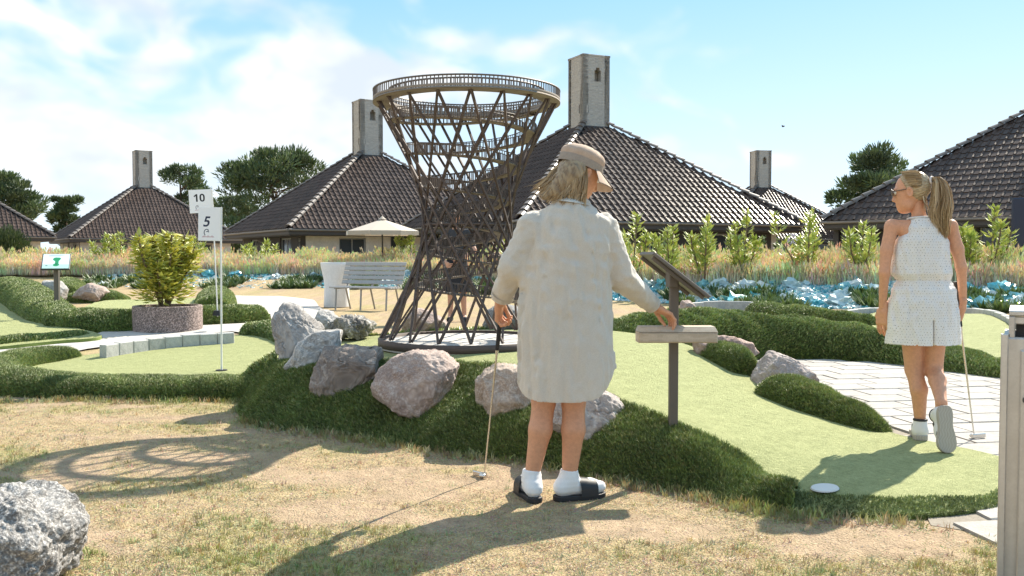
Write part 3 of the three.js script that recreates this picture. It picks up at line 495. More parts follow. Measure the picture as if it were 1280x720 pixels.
[ // along the berm: pixel of the foot, top, spread, words
  [790, 356, 268, 26, 'behind the wooden shelf post'], [838, 350, 282, 20, 'just above the sloping info board'], [880, 350, 272, 22, 'right of the info board'], [928, 356, 262, 24, 'with a slender tall leader, left of the pale blossom'],
  [1008, 358, 265, 30, 'with two spreading stems above the turquoise rocks'], [1074, 354, 278, 22, 'beside the dark veranda post, left of the girl'], [1236, 356, 258, 28, 'with one big yellow leaf, right of the girl'], [1208, 352, 290, 18, 'low one at the right hand of the girl'],
  [150, 345, 292, 18, 'before the pale wall of the distant house'], [210, 344, 290, 16, 'behind the leafy planter'], [240, 346, 296, 18, 'behind the flag poles'], [330, 347, 300, 22, 'left of the white pot'], [512, 348, 292, 16, 'at the right end of the bench'], [130, 345, 300, 14, 'left of the leafy planter'], [655, 350, 292, 26, 'behind the lattice tower and the woman'],
].forEach(([px, fy, ty, w, words], i) => { const p = onGround(px, fy); const d = Math.min(-p.z, bermEdge(p.x) + 3.6), q = atDepth(px, fy, d); q.y = groundY(q.x, -d); const h = EYE + (HORIZON - ty) * d / FOCAL - q.y; shrub('young_shrub', 'young yellow green shrub ' + words, q, h, 1.35 * w * d / FOCAL, 5, 84, 0.165, LG, LY, 500 + i, 'young shrubs on the meadow berm'); });
{ // darker bushes against the veranda
  [[985, 300, 30, 'behind the twin stem shrub'], [950, 296, 22, 'under the eave of the big house'], [1060, 300, 20, 'by the veranda posts']].forEach(([px, ty, w, words], i) => { const d = 26, q = atDepth(px, 340, d); q.y = groundY(q.x, -d); shrub('garden_bush', 'greyish green garden bush ' + words, q, EYE + (HORIZON - ty) * d / FOCAL - q.y, w * d / FOCAL, 7, 260, 0.11, [0.09, 0.15, 0.05], [0.24, 0.31, 0.12], 560 + i, 'garden bushes by the veranda', 'bush'); });
  const q = atDepth(990, 299, 25.9); const b = thing('blossom', 'pale lilac blossom head before the veranda', 'flower', [q.x, q.y, q.z]); const r = rng(8), c = cloud(); for (let k = 0; k < 160; k++) { const v = randDir(r); leaf(c, v.clone().multiplyScalar(0.11), v, new THREE.Vector3().crossVectors(v, randDir(r)).normalize(), 0.06, 0.05, [0.62, 0.60, 0.68], 0.1); } mesh('petals', cloudGeo(c), foliageMat, b); mesh('stalk', bar(V(0, -0.5, 0), V(0, 0, 0), 0.012, 5), stemMat, b);
}
{ // the meadow: dry tall grass, one mass
  const blade = (seed, n, h, w, col) => { const r = rng(seed), c = cloud(); for (let k = 0; k < n; k++) { const a = r() * 6.283, q = 0.16 * Math.sqrt(r()), p = V(Math.cos(a) * q, 0, Math.sin(a) * q), dir = V((r() - 0.5) * 0.5, 1, (r() - 0.5) * 0.5).normalize(), hh = h * (0.55 + 0.55 * r()), side = V(Math.cos(a + 1), 0, Math.sin(a + 1)); leaf(c, p, dir, side, hh, w, [1, 1, 1], 0.05); if (r() < 0.55) { const t = p.clone().addScaledVector(dir, hh * 0.92); leaf(c, t, dir, side, 0.10 + 0.06 * r(), 0.03, [1.15, 1.05, 0.9], 0.1); leaf(c, t.clone().addScaledVector(dir, 0.04), dir.clone().add(V((r() - 0.5) * 0.5, 0, (r() - 0.5) * 0.5)).normalize(), V(Math.cos(a), 0, Math.sin(a)), 0.09, 0.03, [1.15, 1.05, 0.9], 0.1); } } return cloudGeo(c); };
  const kinds = [blade(1, 15, 0.50, 0.015), blade(2, 13, 0.70, 0.015), blade(3, 18, 0.36, 0.022)], r = rng(640), lists = [[], [], []];
  for (let i = 0; i < 46000; i++) {
    const x = (r() * 2 - 1) * 24, s = 2.3 + Math.pow(r(), 1.3) * 10, z = -(bermEdge(x) + s); if (Math.abs(x / z) > 0.62) continue;
    const t = fbm2(x * 0.35, z * 0.35, 3) + (r() - 0.5) * 0.5, k = s < 3.0 ? 2 : t > 0.28 ? 1 : r() < 0.75 ? 0 : 2;
    const c = mix3([0.66, 0.62, 0.46], t > 0 ? [0.50, 0.54, 0.29] : [0.66, 0.60, 0.44], clamp(Math.abs(t) * 1.6)).map((e) => e * (0.75 + 0.5 * r()));
    lists[k].push({ p: V(x, groundY(x, z) - 0.02, z), n: V((r() - 0.5) * 0.25, 1, (r() - 0.5) * 0.25).normalize(), turn: r() * 6.283, s: 0.7 + 0.5 * r(), c });
  }
  const m = phys({ vertexColors: true, roughness: 0.8, transmission: 0.25, thickness: 0, side: THREE.DoubleSide });
  lists.forEach((l, k) => { const o = instances('meadow_grass', kinds[k], m, l); o.userData.label = ['knee high dry golden meadow grass before the houses', 'tall seeding meadow grass on the berm before the houses', 'short tufty meadow grass behind the turquoise rocks'][k]; o.userData.category = 'grass'; });
}
// ------------------------------------------------------------ boulders
function polar(poly) { // radius of a closed outline about its middle by angle
  let cx = 0, cy = 0, A = 0; for (let i = 0; i < poly.length; i++) { const [x0, y0] = poly[i], [x1, y1] = poly[(i + 1) % poly.length], k = x0 * y1 - x1 * y0; A += k; cx += (x0 + x1) * k; cy += (y0 + y1) * k; } cx /= 3 * A; cy /= 3 * A;
  const N = 180, tab = []; for (let k = 0; k < N; k++) { const a = k / N * 2 * Math.PI, dx = Math.cos(a), dy = Math.sin(a); let best = 0; for (let i = 0; i < poly.length; i++) { const [x0, y0] = poly[i], [x1, y1] = poly[(i + 1) % poly.length], ex = x1 - x0, ey = y1 - y0, det = dx * -ey + ex * dy; if (Math.abs(det) < 1e-9) continue; const t = ((x0 - cx) * -ey + ex * (y0 - cy)) / det, s = (dx * (y0 - cy) - dy * (x0 - cx)) / det; if (t > 0 && s >= -1e-6 && s <= 1 + 1e-6) best = Math.max(best, t); } tab.push(best); }
  return { cx, cy, r: (a) => { let f = ((a / (2 * Math.PI)) % 1 + 1) % 1 * N; const i = Math.floor(f), t = f - i; return lerp(tab[i % N], tab[(i + 1) % N], t); } };
}
function stone(label, outline, d, thick, opt = {}) { // outline in photograph pixels, standing d metres away
  const pts = outline.map(([x, y]) => atDepth(x, y, d)), poly = pts.map((p) => [p.x, p.y]), pl = polar(poly), r = rng(opt.seed ?? 1), g = new THREE.IcosahedronGeometry(1, opt.detail ?? 44), p = g.attributes.position, S = opt.seed ?? 1, rough = opt.rough ?? 0.02, rad = pl.r(0.7);
  const cuts = []; for (let k = 0; k < (opt.cuts ?? 9); k++) { const n = randDir(r); if (n.z < -0.3) n.z *= -1; n.z = n.z * 0.9 + 0.25; n.normalize(); cuts.push([n, 0.72 + 0.2 * r()]); }
  const q = V(), n = V();
  for (let i = 0; i < p.count; i++) {
    n.fromBufferAttribute(p, i).normalize(); const s = Math.hypot(n.x, n.y), a = Math.atan2(n.y, n.x), R = pl.r(a), sp = Math.pow(s, opt.box ?? 0.62);
    q.set(R * Math.cos(a) * sp, R * Math.sin(a) * sp, thick * Math.sign(n.z) * Math.pow(Math.abs(n.z), opt.box ?? 0.62));
    for (const [m, o] of cuts) { const ext = Math.sqrt((m.x * pl.r(Math.atan2(m.y, m.x))) ** 2 + (m.y * pl.r(Math.atan2(m.y, m.x))) ** 2 + (m.z * thick) ** 2) * o * 1.06, e = q.dot(m) - ext; if (e > 0) q.addScaledVector(m, -e * 0.88); }
    const f = opt.freq ?? 3.2, big = fbm3(q.x * f + S, q.y * f, q.z * f + S * 3, 3), fine = fbm3(q.x * 16 + S, q.y * 16 + (opt.layer ?? 0) * q.x * 20, q.z * 16, 4), crack = opt.crack ? -opt.crack * Math.pow(Math.max(0, 1 - Math.abs(fbm3(q.x * 5 + 9 + S, q.y * 5, q.z * 5, 3)) * 9), 2) : 0;
    q.addScaledVector(n, rough * 1.4 * big + rough * 0.55 * fine + crack);
    p.setXYZ(i, q.x, q.y, q.z);
  }
  const w = boxUV(g, 1), C = opt.colours ?? [[0.22, 0.20, 0.18], [0.42, 0.39, 0.36], [0.5, 0.48, 0.45]];
  const mergedNormals = (() => { const pos = w.attributes.position, key = new Map(), acc = new Float32Array(pos.count * 3), a = V(), b = V(), c = V(); for (let i = 0; i < pos.count; i += 3) { a.fromBufferAttribute(pos, i); b.fromBufferAttribute(pos, i + 1); c.fromBufferAttribute(pos, i + 2); const nn = b.sub(a).cross(c.sub(a)); for (let k = 0; k < 3; k++) { const s = pos.getX(i + k).toFixed(4) + pos.getY(i + k).toFixed(4) + pos.getZ(i + k).toFixed(4), e = key.get(s) ?? [0, 0, 0]; e[0] += nn.x; e[1] += nn.y; e[2] += nn.z; key.set(s, e); } } for (let i = 0; i < pos.count; i++) { const e = key.get(pos.getX(i).toFixed(4) + pos.getY(i).toFixed(4) + pos.getZ(i).toFixed(4)), l = Math.hypot(...e) || 1; acc.set(e.map((x) => x / l), 3 * i); } return acc; })();
  w.setAttribute('normal', new THREE.BufferAttribute(mergedNormals, 3));
  paint(w, (x, y, z) => { const t = clamp(0.5 + 0.9 * fbm3(x * 4 + S, y * 4, z * 4, 4)), sp = n3(x * 70 + S, y * 70, z * 70) * 0.5 + n3(x * 130, y * 130, z * 130) * 0.4, vein = Math.pow(Math.max(0, 1 - Math.abs(fbm3(x * 3 + 2 * S, y * 3 + (opt.layer ?? 0) * x * 2, z * 3, 4)) * 7), 3); let c = mix3(C[0], C[1], t); c = mix3(c, C[2], clamp(vein * (opt.veins ?? 0.5) + Math.max(0, sp) * (opt.speck ?? 0.5))); return c.map((e) => e * (1 + (opt.speck ?? 0.5) * 0.55 * sp)); });
  const o = mesh('boulder', w, stoneMat, null, [pl.cx, pl.cy, -d]); o.userData = { label, category: 'boulder' }; return o;
}
const stoneMat = std({ vertexColors: true, roughness: 0.9, bumpMap: texture(512, (i) => grainB[i] * 0.6 + grainA[i] * 0.4, 3, false), bumpScale: 0.006 });
const GREY = [[0.24, 0.225, 0.215], [0.40, 0.385, 0.37], [0.55, 0.53, 0.51]], PINK = [[0.27, 0.195, 0.165], [0.43, 0.335, 0.29], [0.52, 0.45, 0.41]], BROWN = [[0.17, 0.135, 0.115], [0.29, 0.235, 0.20], [0.42, 0.365, 0.32]], WHITE = [[0.30, 0.285, 0.27], [0.46, 0.445, 0.425], [0.58, 0.565, 0.54]];
stone('tall leaning grey slab boulder standing on end', [[343, 388], [352, 378], [368, 382], [392, 398], [402, 412], [400, 440], [385, 462], [368, 478], [354, 482], [346, 452], [340, 420]], 7.15, 0.2, { seed: 21, cuts: 10, colours: GREY, layer: 0.8, crack: 0.012, box: 0.5 });
stone('pale speckled boulder leaning against the tall slab', [[427, 412], [425, 440], [408, 462], [390, 480], [378, 497], [360, 496], [354, 482], [360, 455], [375, 428], [398, 413]], 6.8, 0.19, { seed: 22, cuts: 6, colours: WHITE, speck: 0.9 });
stone('dark brown square boulder with cracked face', [[404, 436], [430, 433], [470, 436], [487, 444], [480, 468], [466, 492], [458, 515], [438, 523], [412, 522], [394, 508], [391, 480], [398, 455]], 6.45, 0.25, { seed: 23, cuts: 12, colours: BROWN, crack: 0.014, box: 0.45, veins: 0.8 });
stone('round pinkish boulder below the lattice tower', [[474, 462], [492, 448], [522, 437], [552, 440], [574, 456], [579, 474], [570, 496], [555, 514], [546, 528], [515, 531], [487, 523], [470, 504], [466, 482]], 6.12, 0.29, { seed: 24, cuts: 8, colours: PINK, speck: 0.7, detail: 48 });
stone('pink brown boulder behind the putter shaft', [[594, 478], [604, 464], [622, 457], [648, 460], [672, 470], [676, 500], [664, 525], [640, 538], [616, 541], [602, 524], [595, 503]], 5.72, 0.25, { seed: 25, cuts: 7, colours: [[0.30, 0.22, 0.17], [0.45, 0.36, 0.29], [0.55, 0.48, 0.42]], speck: 0.7 });
stone('pale grey veined boulder right of the woman', [[690, 505], [715, 486], [748, 487], [775, 500], [798, 521], [790, 545], [770, 560], [758, 572], [735, 570], [705, 556], [684, 540]], 5.28, 0.24, { seed: 26, cuts: 11, colours: [[0.29, 0.245, 0.225], [0.44, 0.39, 0.365], [0.57, 0.53, 0.50]], veins: 1, crack: 0.012, layer: 1 });
stone('streaked black and white rock left of the lattice tower', [[414, 404], [425, 396], [448, 395], [468, 406], [464, 418], [445, 424], [418, 424]], 8.15, 0.2, { seed: 27, cuts: 10, colours: [[0.06, 0.055, 0.05], [0.34, 0.32, 0.29], [0.6, 0.57, 0.52]], veins: 1.2, layer: 2, crack: 0.02, freq: 6, rough: 0.03, detail: 30 });
stone('small pale rock behind the leaning slabs', [[394, 398], [400, 387], [414, 388], [424, 399], [424, 414], [400, 416]], 8.3, 0.16, { seed: 28, colours: WHITE, crack: 0.012, detail: 26 });
stone('pale pink rock inside the shadow of the lattice tower', [[500, 414], [507, 396], [520, 386], [537, 389], [556, 402], [566, 416], [540, 424], [512, 424]], 8.75, 0.25, { seed: 29, colours: PINK, detail: 26 });
stone('dark grey rock half hidden behind the woman and the tower', [[602, 408], [610, 388], [628, 380], [655, 384], [664, 404], [650, 418], [615, 418]], 8.9, 0.25, { seed: 30, colours: GREY.map((c) => c.map((e) => e * 0.6)), detail: 24 });
stone('reddish rock under the wooden shelf at the edge of the green', [[868, 428], [880, 421], [912, 421], [938, 428], [946, 440], [944, 452], [925, 458], [895, 456], [872, 446]], 7.75, 0.22, { seed: 31, colours: [[0.26, 0.17, 0.14], [0.40, 0.28, 0.235], [0.48, 0.40, 0.36]], cuts: 10, detail: 32 });
stone('pyramid shaped pale stone beside the paving', [[940, 490], [944, 470], [956, 452], [966, 438], [988, 446], [1006, 458], [1022, 478], [1018, 496], [990, 502], [972, 506], [952, 502]], 6.9, 0.26, { seed: 32, colours: [[0.29, 0.235, 0.215], [0.45, 0.385, 0.355], [0.55, 0.50, 0.47]], cuts: 10, box: 0.5, crack: 0.008, detail: 40 });
stone('rough black and white granite boulder on the parched lawn', [[-80, 705], [-70, 655], [-40, 622], [4, 611], [44, 617], [74, 636], [91, 662], [91, 690], [76, 718], [44, 740], [-34, 745]], 3.25, 0.3, { seed: 33, colours: [[0.14, 0.132, 0.125], [0.28, 0.268, 0.255], [0.44, 0.425, 0.405]], speck: 1.4, rough: 0.025, freq: 6, detail: 80, box: 0.75 });
stone('grey upright stone behind the little info board', [[50, 362], [58, 351], [74, 351], [82, 362], [80, 378], [66, 381], [52, 374]], 18.6, 0.25, { seed: 34, colours: GREY, detail: 18 });
stone('reddish stone sunk in turf behind the far green', [[88, 372], [98, 360], [112, 354], [128, 359], [140, 372], [118, 378]], 19.6, 0.3, { seed: 35, colours: PINK, detail: 18 });
stone('small pinkish stone behind the info board post', [[848, 392], [854, 377], [864, 376], [872, 386], [870, 394]], 11.2, 0.15, { seed: 36, colours: PINK, detail: 14 });
// ------------------------------------------------------------ the other holes
function green(label, poly, height, seed) {
  const o = thing('putting_green', label, 'putting green'), rim = roundOff(poly), g = sheet(rim, 0.22, height); mesh('turf_surface', g, greenTurf, o);
  mesh('turf_edge', gridSurface([...rim, rim[0]].map(([x, z]) => [V(x, groundY(x, z) - 0.05, z), V(x, height(x, z), z)])), bankBase, o); return o;
}
const kerbMats = [0, 1, 2].map((k) => std({ map: tint(grainB, [0.30, 0.30, 0.285].map((c) => c + 0.03 * k), [0.46, 0.455, 0.43].map((c) => c + 0.03 * k), 1.5), bumpMap: bumpRough, bumpScale: 0.003, roughness: 0.95 }));
function kerb(label, pts, height, blockL, seed, group, thick = 0.09, foot = 0.06) { // a row of concrete blocks along a line of points on the ground
  const o = thing('kerb_wall', label, 'kerb', [0, 0, 0], 0, group), cv = pathOf(pts), L = cv.getLength(), n = Math.round(L / blockL), r = rng(seed);
  for (let i = 0; i < n; i++) { const a = cv.getPointAt(i / n), b = cv.getPointAt((i + 1) / n), len = a.distanceTo(b) - 0.008, m = mesh('block', boxUV(box(len, height + foot, thick, 0.008)), kerbMats[Math.floor(r() * 3)], o, a.clone().lerp(b, 0.5).add(V(0, (height - foot) / 2 + (r() - 0.5) * 0.008, 0))); m.rotation.y = -Math.atan2(b.z - a.z, b.x - a.x) + (r() - 0.5) * 0.03; }
  return o;
}
const flatAt = (off) => (x, z) => groundY(x, z) + off;
// hole five
green('pale green of hole five with the flag pole', [[-1.95, -7.75], [-2.9, -7.85], [-3.9, -7.95], [-4.75, -8.45], [-4.85, -9.4], [-4.55, -10.0], [-4.15, -10.75], [-3.55, -11.65], [-2.95, -11.5], [-2.45, -10.6], [-2.05, -9.4]], (x, z) => groundY(x, z) + 0.075);
ridge('turf roll along the front of hole five', [[-1.75, -7.75, 0.15, 0.24], [-2.2, -7.70, 0.16, 0.26], [-3.0, -7.74, 0.145, 0.26], [-3.8, -7.82, 0.155, 0.26], [-4.5, -8.1, 0.18, 0.28], [-4.95, -8.7, 0.2, 0.28], [-4.98, -9.3, 0.2, 0.24], [-4.72, -9.95, 0.17, 0.17]], 6500, 0, 440);
kerb('curved row of concrete kerb blocks behind hole five', [[128, 449], [160, 443], [200, 437.5], [245, 433], [292, 430]].map(([x, y]) => onGround(x, y, 0.06)), 0.145, 0.215, 441);
ridge('short turf roll at the far right of hole five', [[-3.45, -11.85, 0.2, 0.2], [-3.1, -11.75, 0.22, 0.22], [-2.7, -11.2, 0.2, 0.22], [-2.3, -10.2, 0.16, 0.2]], 3600, 1, 442);
// the concrete path between the holes
{
  const poly = [[-60, 490], [0, 466], [60, 449], [110, 438], [200, 424], [290, 416], [350, 422], [410, 398], [392, 376], [350, 371], [283, 370], [284, 386], [338, 394], [340, 404], [260, 408], [170, 411], [130, 416], [100, 427], [0, 436], [-60, 444]].map(([x, y]) => { const p = onGround(x, y); return [p.x, p.z]; });
  structure(mesh('path', sheet(poly, 0.4, flatAt(0.022)), std({ map: tint(grainB, [0.38, 0.355, 0.33], [0.50, 0.47, 0.44], 0.8), bumpMap: bumpFine, bumpScale: 0.002, roughness: 0.95 })));
}
// hole ten with the leafy planter
{
  const P = (x, y) => { const p = onGround(x, y, 0.08); return [p.x, p.z]; };
  green('pale green of hole ten behind the leafy planter', [P(110, 398), P(180, 401), P(250, 394), P(282, 386), P(280, 376), P(240, 372), P(150, 374), P(112, 380)], flatAt(0.07));
  const R = (list) => list.map(([x, y, h, w]) => [...(() => { const p = onGround(x, y); return [p.x, p.z]; })(), h, w]);
  ridge('turf roll along the front of hole ten', R([[72, 409, 0.26, 0.32], [115, 412, 0.27, 0.34], [165, 412, 0.27, 0.34], [215, 408, 0.25, 0.32], [262, 404, 0.24, 0.34], [305, 402, 0.25, 0.36], [330, 400, 0.2, 0.3]]), 3200, 1, 450);
  ridge('turf dome at the right end of hole ten', R([[266, 393, 0.30, 0.3], [270, 385, 0.36, 0.36], [270, 378, 0.34, 0.34]]), 2600, 1, 451);
  ridge('turf roll behind hole ten around the reddish stone', R([[100, 376, 0.2, 0.4], [125, 378, 0.26, 0.45], [148, 375, 0.1, 0.3]]), 2200, 1, 452);
  ridge('turf hump beside the grey upright stone', R([[76, 375, 0.35, 0.4], [84, 369, 0.42, 0.45], [92, 365, 0.3, 0.4]]), 2200, 1, 453);
  green('pale green of the far left hole', [P(-60, 432), P(0, 431), P(70, 424), P(125, 419), P(95, 408), P(60, 395), P(25, 378), P(-60, 370)], flatAt(0.06));
  ridge('turf roll running back along the far left hole', R([[84, 411, 0.24, 0.26], [62, 402, 0.32, 0.34], [42, 388, 0.42, 0.4], [26, 378, 0.48, 0.45], [0, 372, 0.46, 0.45], [-40, 370, 0.45, 0.45]]), 2800, 1, 454);
  ridge('low turf lip along the path at the far left hole', R([[-40, 438, 0.1, 0.2], [0, 434, 0.1, 0.2], [60, 428, 0.1, 0.18], [110, 421, 0.08, 0.15]]), 3000, 1, 455);
}
// the hole behind the tall bank
{
  const K = (x, y, h) => { const p = onHeight(x, y, h); return V(p.x, groundY(p.x, p.z), p.z); };
  green('pale green of the hole behind the girl', [[4.75, -8.6], [5.4, -8.0], [6.6, -7.7], [8.2, -9.5], [8.0, -12.5], [7.4, -14.6], [6.2, -15.2], [5.2, -13.6], [4.7, -11]], flatAt(0.09));
  kerb('curved concrete kerb around the green behind the girl', [K(1040, 393, 0.27), K(1085, 388, 0.27), K(1140, 386, 0.27), K(1200, 387, 0.27), K(1240, 392, 0.27), K(1268, 402, 0.27), K(1300, 420, 0.27)], 0.16, 0.5, 461);
  kerb('concrete kerb above the tall turf bank', [K(856, 380, 0.36), K(895, 378, 0.36), K(935, 378, 0.36), K(958, 382, 0.34), K(968, 389, 0.3)], 0.22, 0.5, 462);
  ridge('turf strip between the two concrete kerbs', [[3.95, -14.9, 0.28, 0.26], [4.15, -14.0, 0.26, 0.24], [4.5, -13.2, 0.24, 0.22], [5.0, -12.6, 0.2, 0.2]], 2600, 1, 463);
}
kerb('pale concrete edging before the meadow behind the little info board', [[66, 349], [100, 347], [150, 345]].map(([x, y]) => onGround(x, y)), 0.26, 2.2, 470, undefined, 0.12);
kerb('dark low edging behind the far left hole', [[-20, 366], [20, 364], [52, 363]].map(([x, y]) => onGround(x, y)), 0.2, 1.4, 471, undefined, 0.1);
// ------------------------------------------------------------ turquoise glass rocks at the foot of the meadow
{
  const r = rng(800), shapes = [0, 1, 2, 3, 4].map((k) => { const g = new THREE.IcosahedronGeometry(1, 2), p = g.attributes.position; for (let i = 0; i < p.count; i++) { const v = V().fromBufferAttribute(p, i), f = 1 + 0.45 * n3(v.x * 1.6 + k * 7, v.y * 1.6, v.z * 1.6) + 0.2 * n3(v.x * 4 + k, v.y * 4, v.z * 4); v.multiplyScalar(f); v.y *= 0.8; p.setXYZ(i, v.x, v.y, v.z); } g.computeVertexNormals(); return g; });
  const mats = [[0.055, 0.27, 0.34], [0.10, 0.40, 0.46], [0.16, 0.40, 0.44], [0.38, 0.50, 0.52], [0.50, 0.56, 0.565]].map((c) => phys({ color: rgb(...c), roughness: 0.3, clearcoat: 0.3, clearcoatRoughness: 0.2 }));
  const xs = []; for (let i = 0; i < 150; i++) xs.push(r());
  const put = (x, s) => V(x, groundY(x, -(bermEdge(x) + s)), -(bermEdge(x) + s));
  let made = 0;
  for (let i = 0; i < 700 && made < 230; i++) {
    const right = r() < 0.84, x = right ? lerp(2.0, 10.5, r()) : lerp(-13, -1, r()), dens = n2(x * 0.45 + 30, 1) + (right ? 0.35 : 0.1); if (dens < -0.35 - 0.4 * r()) continue;
    const s = right ? 0.1 + 2.5 * r() : 0.2 + 2.2 * r(), p = put(x, s), q = 0.06 + 0.11 * r() * (0.5 + r()), tone = Math.floor(r() * 5), m = mesh('glass_rock', shapes[Math.floor(r() * 5)], mats[tone], null, p); m.scale.set(q * 1.2, q, q); m.rotation.y = r() * 6.283; m.position.y += q * 0.35; made++;
    m.userData = { label: (q > 0.15 ? 'big ' : q > 0.10 ? 'middling ' : 'small ') + ['deep teal', 'teal blue', 'turquoise', 'pale aqua', 'milky white'][tone] + ' glass rock in the bed ' + (right ? 'beyond the tall turf bank' : 'beyond the bench and the planter'), category: 'rock', group: 'turquoise glass rocks below the meadow' };
  }
  const small = []; for (let i = 0; i < 11000; i++) { const right = r() < 0.82, x = right ? lerp(1.6, 11, r()) : lerp(-14, -0.5, r()); if (n2(x * 0.45 + 30, 1) < -0.6 + 0.4 * r() - (right ? 0.5 : 0)) continue; const p = put(x, -0.05 + 2.8 * r()), q = 0.03 + 0.055 * r(), t = r(); small.push({ p, turn: r() * 6.283, s: q, c: t < 0.25 ? [0.06, 0.27, 0.33] : t < 0.5 ? [0.16, 0.42, 0.46] : t < 0.75 ? [0.42, 0.52, 0.54] : [0.54, 0.58, 0.58] }); }
  const o = instances('glass_chippings', shapes[1], phys({ roughness: 0.3 }), small); o.userData.label = 'turquoise and white glass chippings strewn between the larger glass rocks'; o.userData.category = 'chippings';
  const low = [], lowGeo = (() => { const c = cloud(), q = rng(4); for (let k = 0; k < 26; k++) { const a = q() * 6.283, d = V(Math.cos(a) * 0.8, 0.5 + 0.6 * q(), Math.sin(a) * 0.8).normalize(); leaf(c, V(Math.cos(a) * 0.05, 0, Math.sin(a) * 0.05), d, new THREE.Vector3().crossVectors(d, V(0, 1, 0)).normalize(), 0.16 + 0.14 * q(), 0.05, [1, 1, 1]); } return cloudGeo(c); })();
  for (let i = 0; i < 2600; i++) { const right = r() < 0.45, x = right ? lerp(1.6, 11, r()) : lerp(-14, 0.5, r()); if (n2(x * 0.7 + 3, 5) < -0.1) continue; const p = put(x, -0.35 + 1.9 * r()); low.push({ p, turn: r() * 6.283, s: 0.6 + 0.7 * r(), c: mix3([0.07, 0.14, 0.045], [0.17, 0.24, 0.07], r()) }); }
  const lo = instances('ground_cover', lowGeo, foliageMat, low); lo.userData.label = 'low dark green ground cover plants among the turquoise rocks'; lo.userData.category = 'ground cover';
}
// ------------------------------------------------------------ the lattice tower
{
  const c = V(-0.355, greenH(-0.355, -7.3) + 0.012, -7.3), o = thing('lattice_tower', 'rust brown hourglass lattice tower with spiral walkway on the raised hole', 'model tower', [c.x, c.y, c.z]);
  const rust = std({ map: tint(grainB, [0.055, 0.039, 0.033], [0.112, 0.080, 0.066], 3), roughness: 0.7 }), railMat = std({ color: rgb(0.11, 0.088, 0.075), roughness: 0.55 }), deckMat = std({ map: tint(grainA, [0.20, 0.165, 0.135], [0.31, 0.265, 0.22], 4), roughness: 0.85 });
  const H = 1.875, R0 = 0.68, R1 = 0.715, TW = 120 * DEG, N = 18;
  const radius = (h) => { const t = h / H, x = lerp(R0, R1 * Math.cos(TW), t), z = lerp(0, R1 * Math.sin(TW), t); return Math.hypot(x, z); };
  mesh('base_slab', new THREE.CylinderGeometry(0.70, 0.70, 0.05, 64).translate(0, -0.018, 0), std({ map: tint(grainB, [0.42, 0.40, 0.375], [0.56, 0.54, 0.51], 2), roughness: 0.95 }), o);
  mesh('base_ring', new THREE.LatheGeometry([[0.66, -0.03], [0.705, -0.03], [0.705, 0.028], [0.66, 0.028], [0.66, -0.03]].map(([x, y]) => new THREE.Vector2(x, y)), 72), rust, o);
  for (let k = 0; k < N; k++) for (const s of [1, -1]) { const a = (k + 0.25) / N * 2 * Math.PI, b = a + s * TW, dr = s > 0 ? 0.010 : -0.010; mesh('strut', flatBar(V(Math.cos(a) * (R0 + dr), 0.04, Math.sin(a) * (R0 + dr)), V(Math.cos(b) * (R1 + dr - 0.02), H, Math.sin(b) * (R1 + dr - 0.02)), 0.0165, 0.0165, V(Math.cos((a + b) / 2), 0, Math.sin((a + b) / 2))), rust, o); }
  // spiral walkway inside
  const turns = 6, steps = 340, at = (i) => { const t = i / steps, h = 0.30 + (H - 0.32) * t, a = -0.6 + t * turns * 2 * Math.PI, r = radius(h) - 0.03; return [a, h, r]; }, deck = [], edge = [], bal = [];
  for (let i = 0; i <= steps; i++) { const [a, h, r] = at(i), w = 0.085; deck.push([V(Math.cos(a) * (r - w), h, Math.sin(a) * (r - w)), V(Math.cos(a) * r, h, Math.sin(a) * r), V(Math.cos(a) * r, h - 0.014, Math.sin(a) * r), V(Math.cos(a) * (r - w), h - 0.014, Math.sin(a) * (r - w)), V(Math.cos(a) * (r - w), h, Math.sin(a) * (r - w))]); }
  mesh('walkway', gridSurface(deck), deckMat, o);
  for (const side of [0, 0.085]) { const pts = []; for (let i = 0; i <= steps; i++) { const [a, h, r] = at(i); pts.push(V(Math.cos(a) * (r - side), h + 0.072, Math.sin(a) * (r - side))); } const rail = new THREE.TubeGeometry(new THREE.CatmullRomCurve3(pts), 500, 0.004, 5); mesh('hand_rail', rail, railMat, o); for (let i = 0; i < steps * 2; i++) { const [a, h, r] = at(i / 2), x = Math.cos(a) * (r - side), z = Math.sin(a) * (r - side); bal.push(bar(V(x, h - 0.01, z), V(x, h + 0.072, z), 0.0032, 4)); } }
  mesh('balusters', join(bal), railMat, o).userData.kind = 'stuff';
  // the platform at the top
  const ringOf = (a, b, y0, y1) => new THREE.LatheGeometry([[a, y0], [b, y0], [b, y1], [a, y1], [a, y0]].map(([x, y]) => new THREE.Vector2(x, y)), 96);
  mesh('top_deck', ringOf(0.605, 0.735, H - 0.008, H + 0.010), deckMat, o); const tb = [];
  for (const R of [0.612, 0.73]) { mesh('top_rail', ringOf(R - 0.006, R + 0.006, H + 0.084, H + 0.095), railMat, o); mesh('toe_board', ringOf(R - 0.004, R + 0.004, H + 0.013, H + 0.03), deckMat, o); for (let k = 0; k < 150; k++) { const a = k / 150 * 2 * Math.PI; tb.push(bar(V(Math.cos(a) * R, H + 0.01, Math.sin(a) * R), V(Math.cos(a) * R, H + 0.09, Math.sin(a) * R), 0.004, 4)); } }
  mesh('top_balusters', join(tb), railMat, o).userData.kind = 'stuff';
  mesh('waist_ring', new THREE.TorusGeometry(radius(H * 0.49) - 0.012, 0.01, 6, 48).rotateX(Math.PI / 2).translate(0, H * 0.49, 0), rust, o);
}
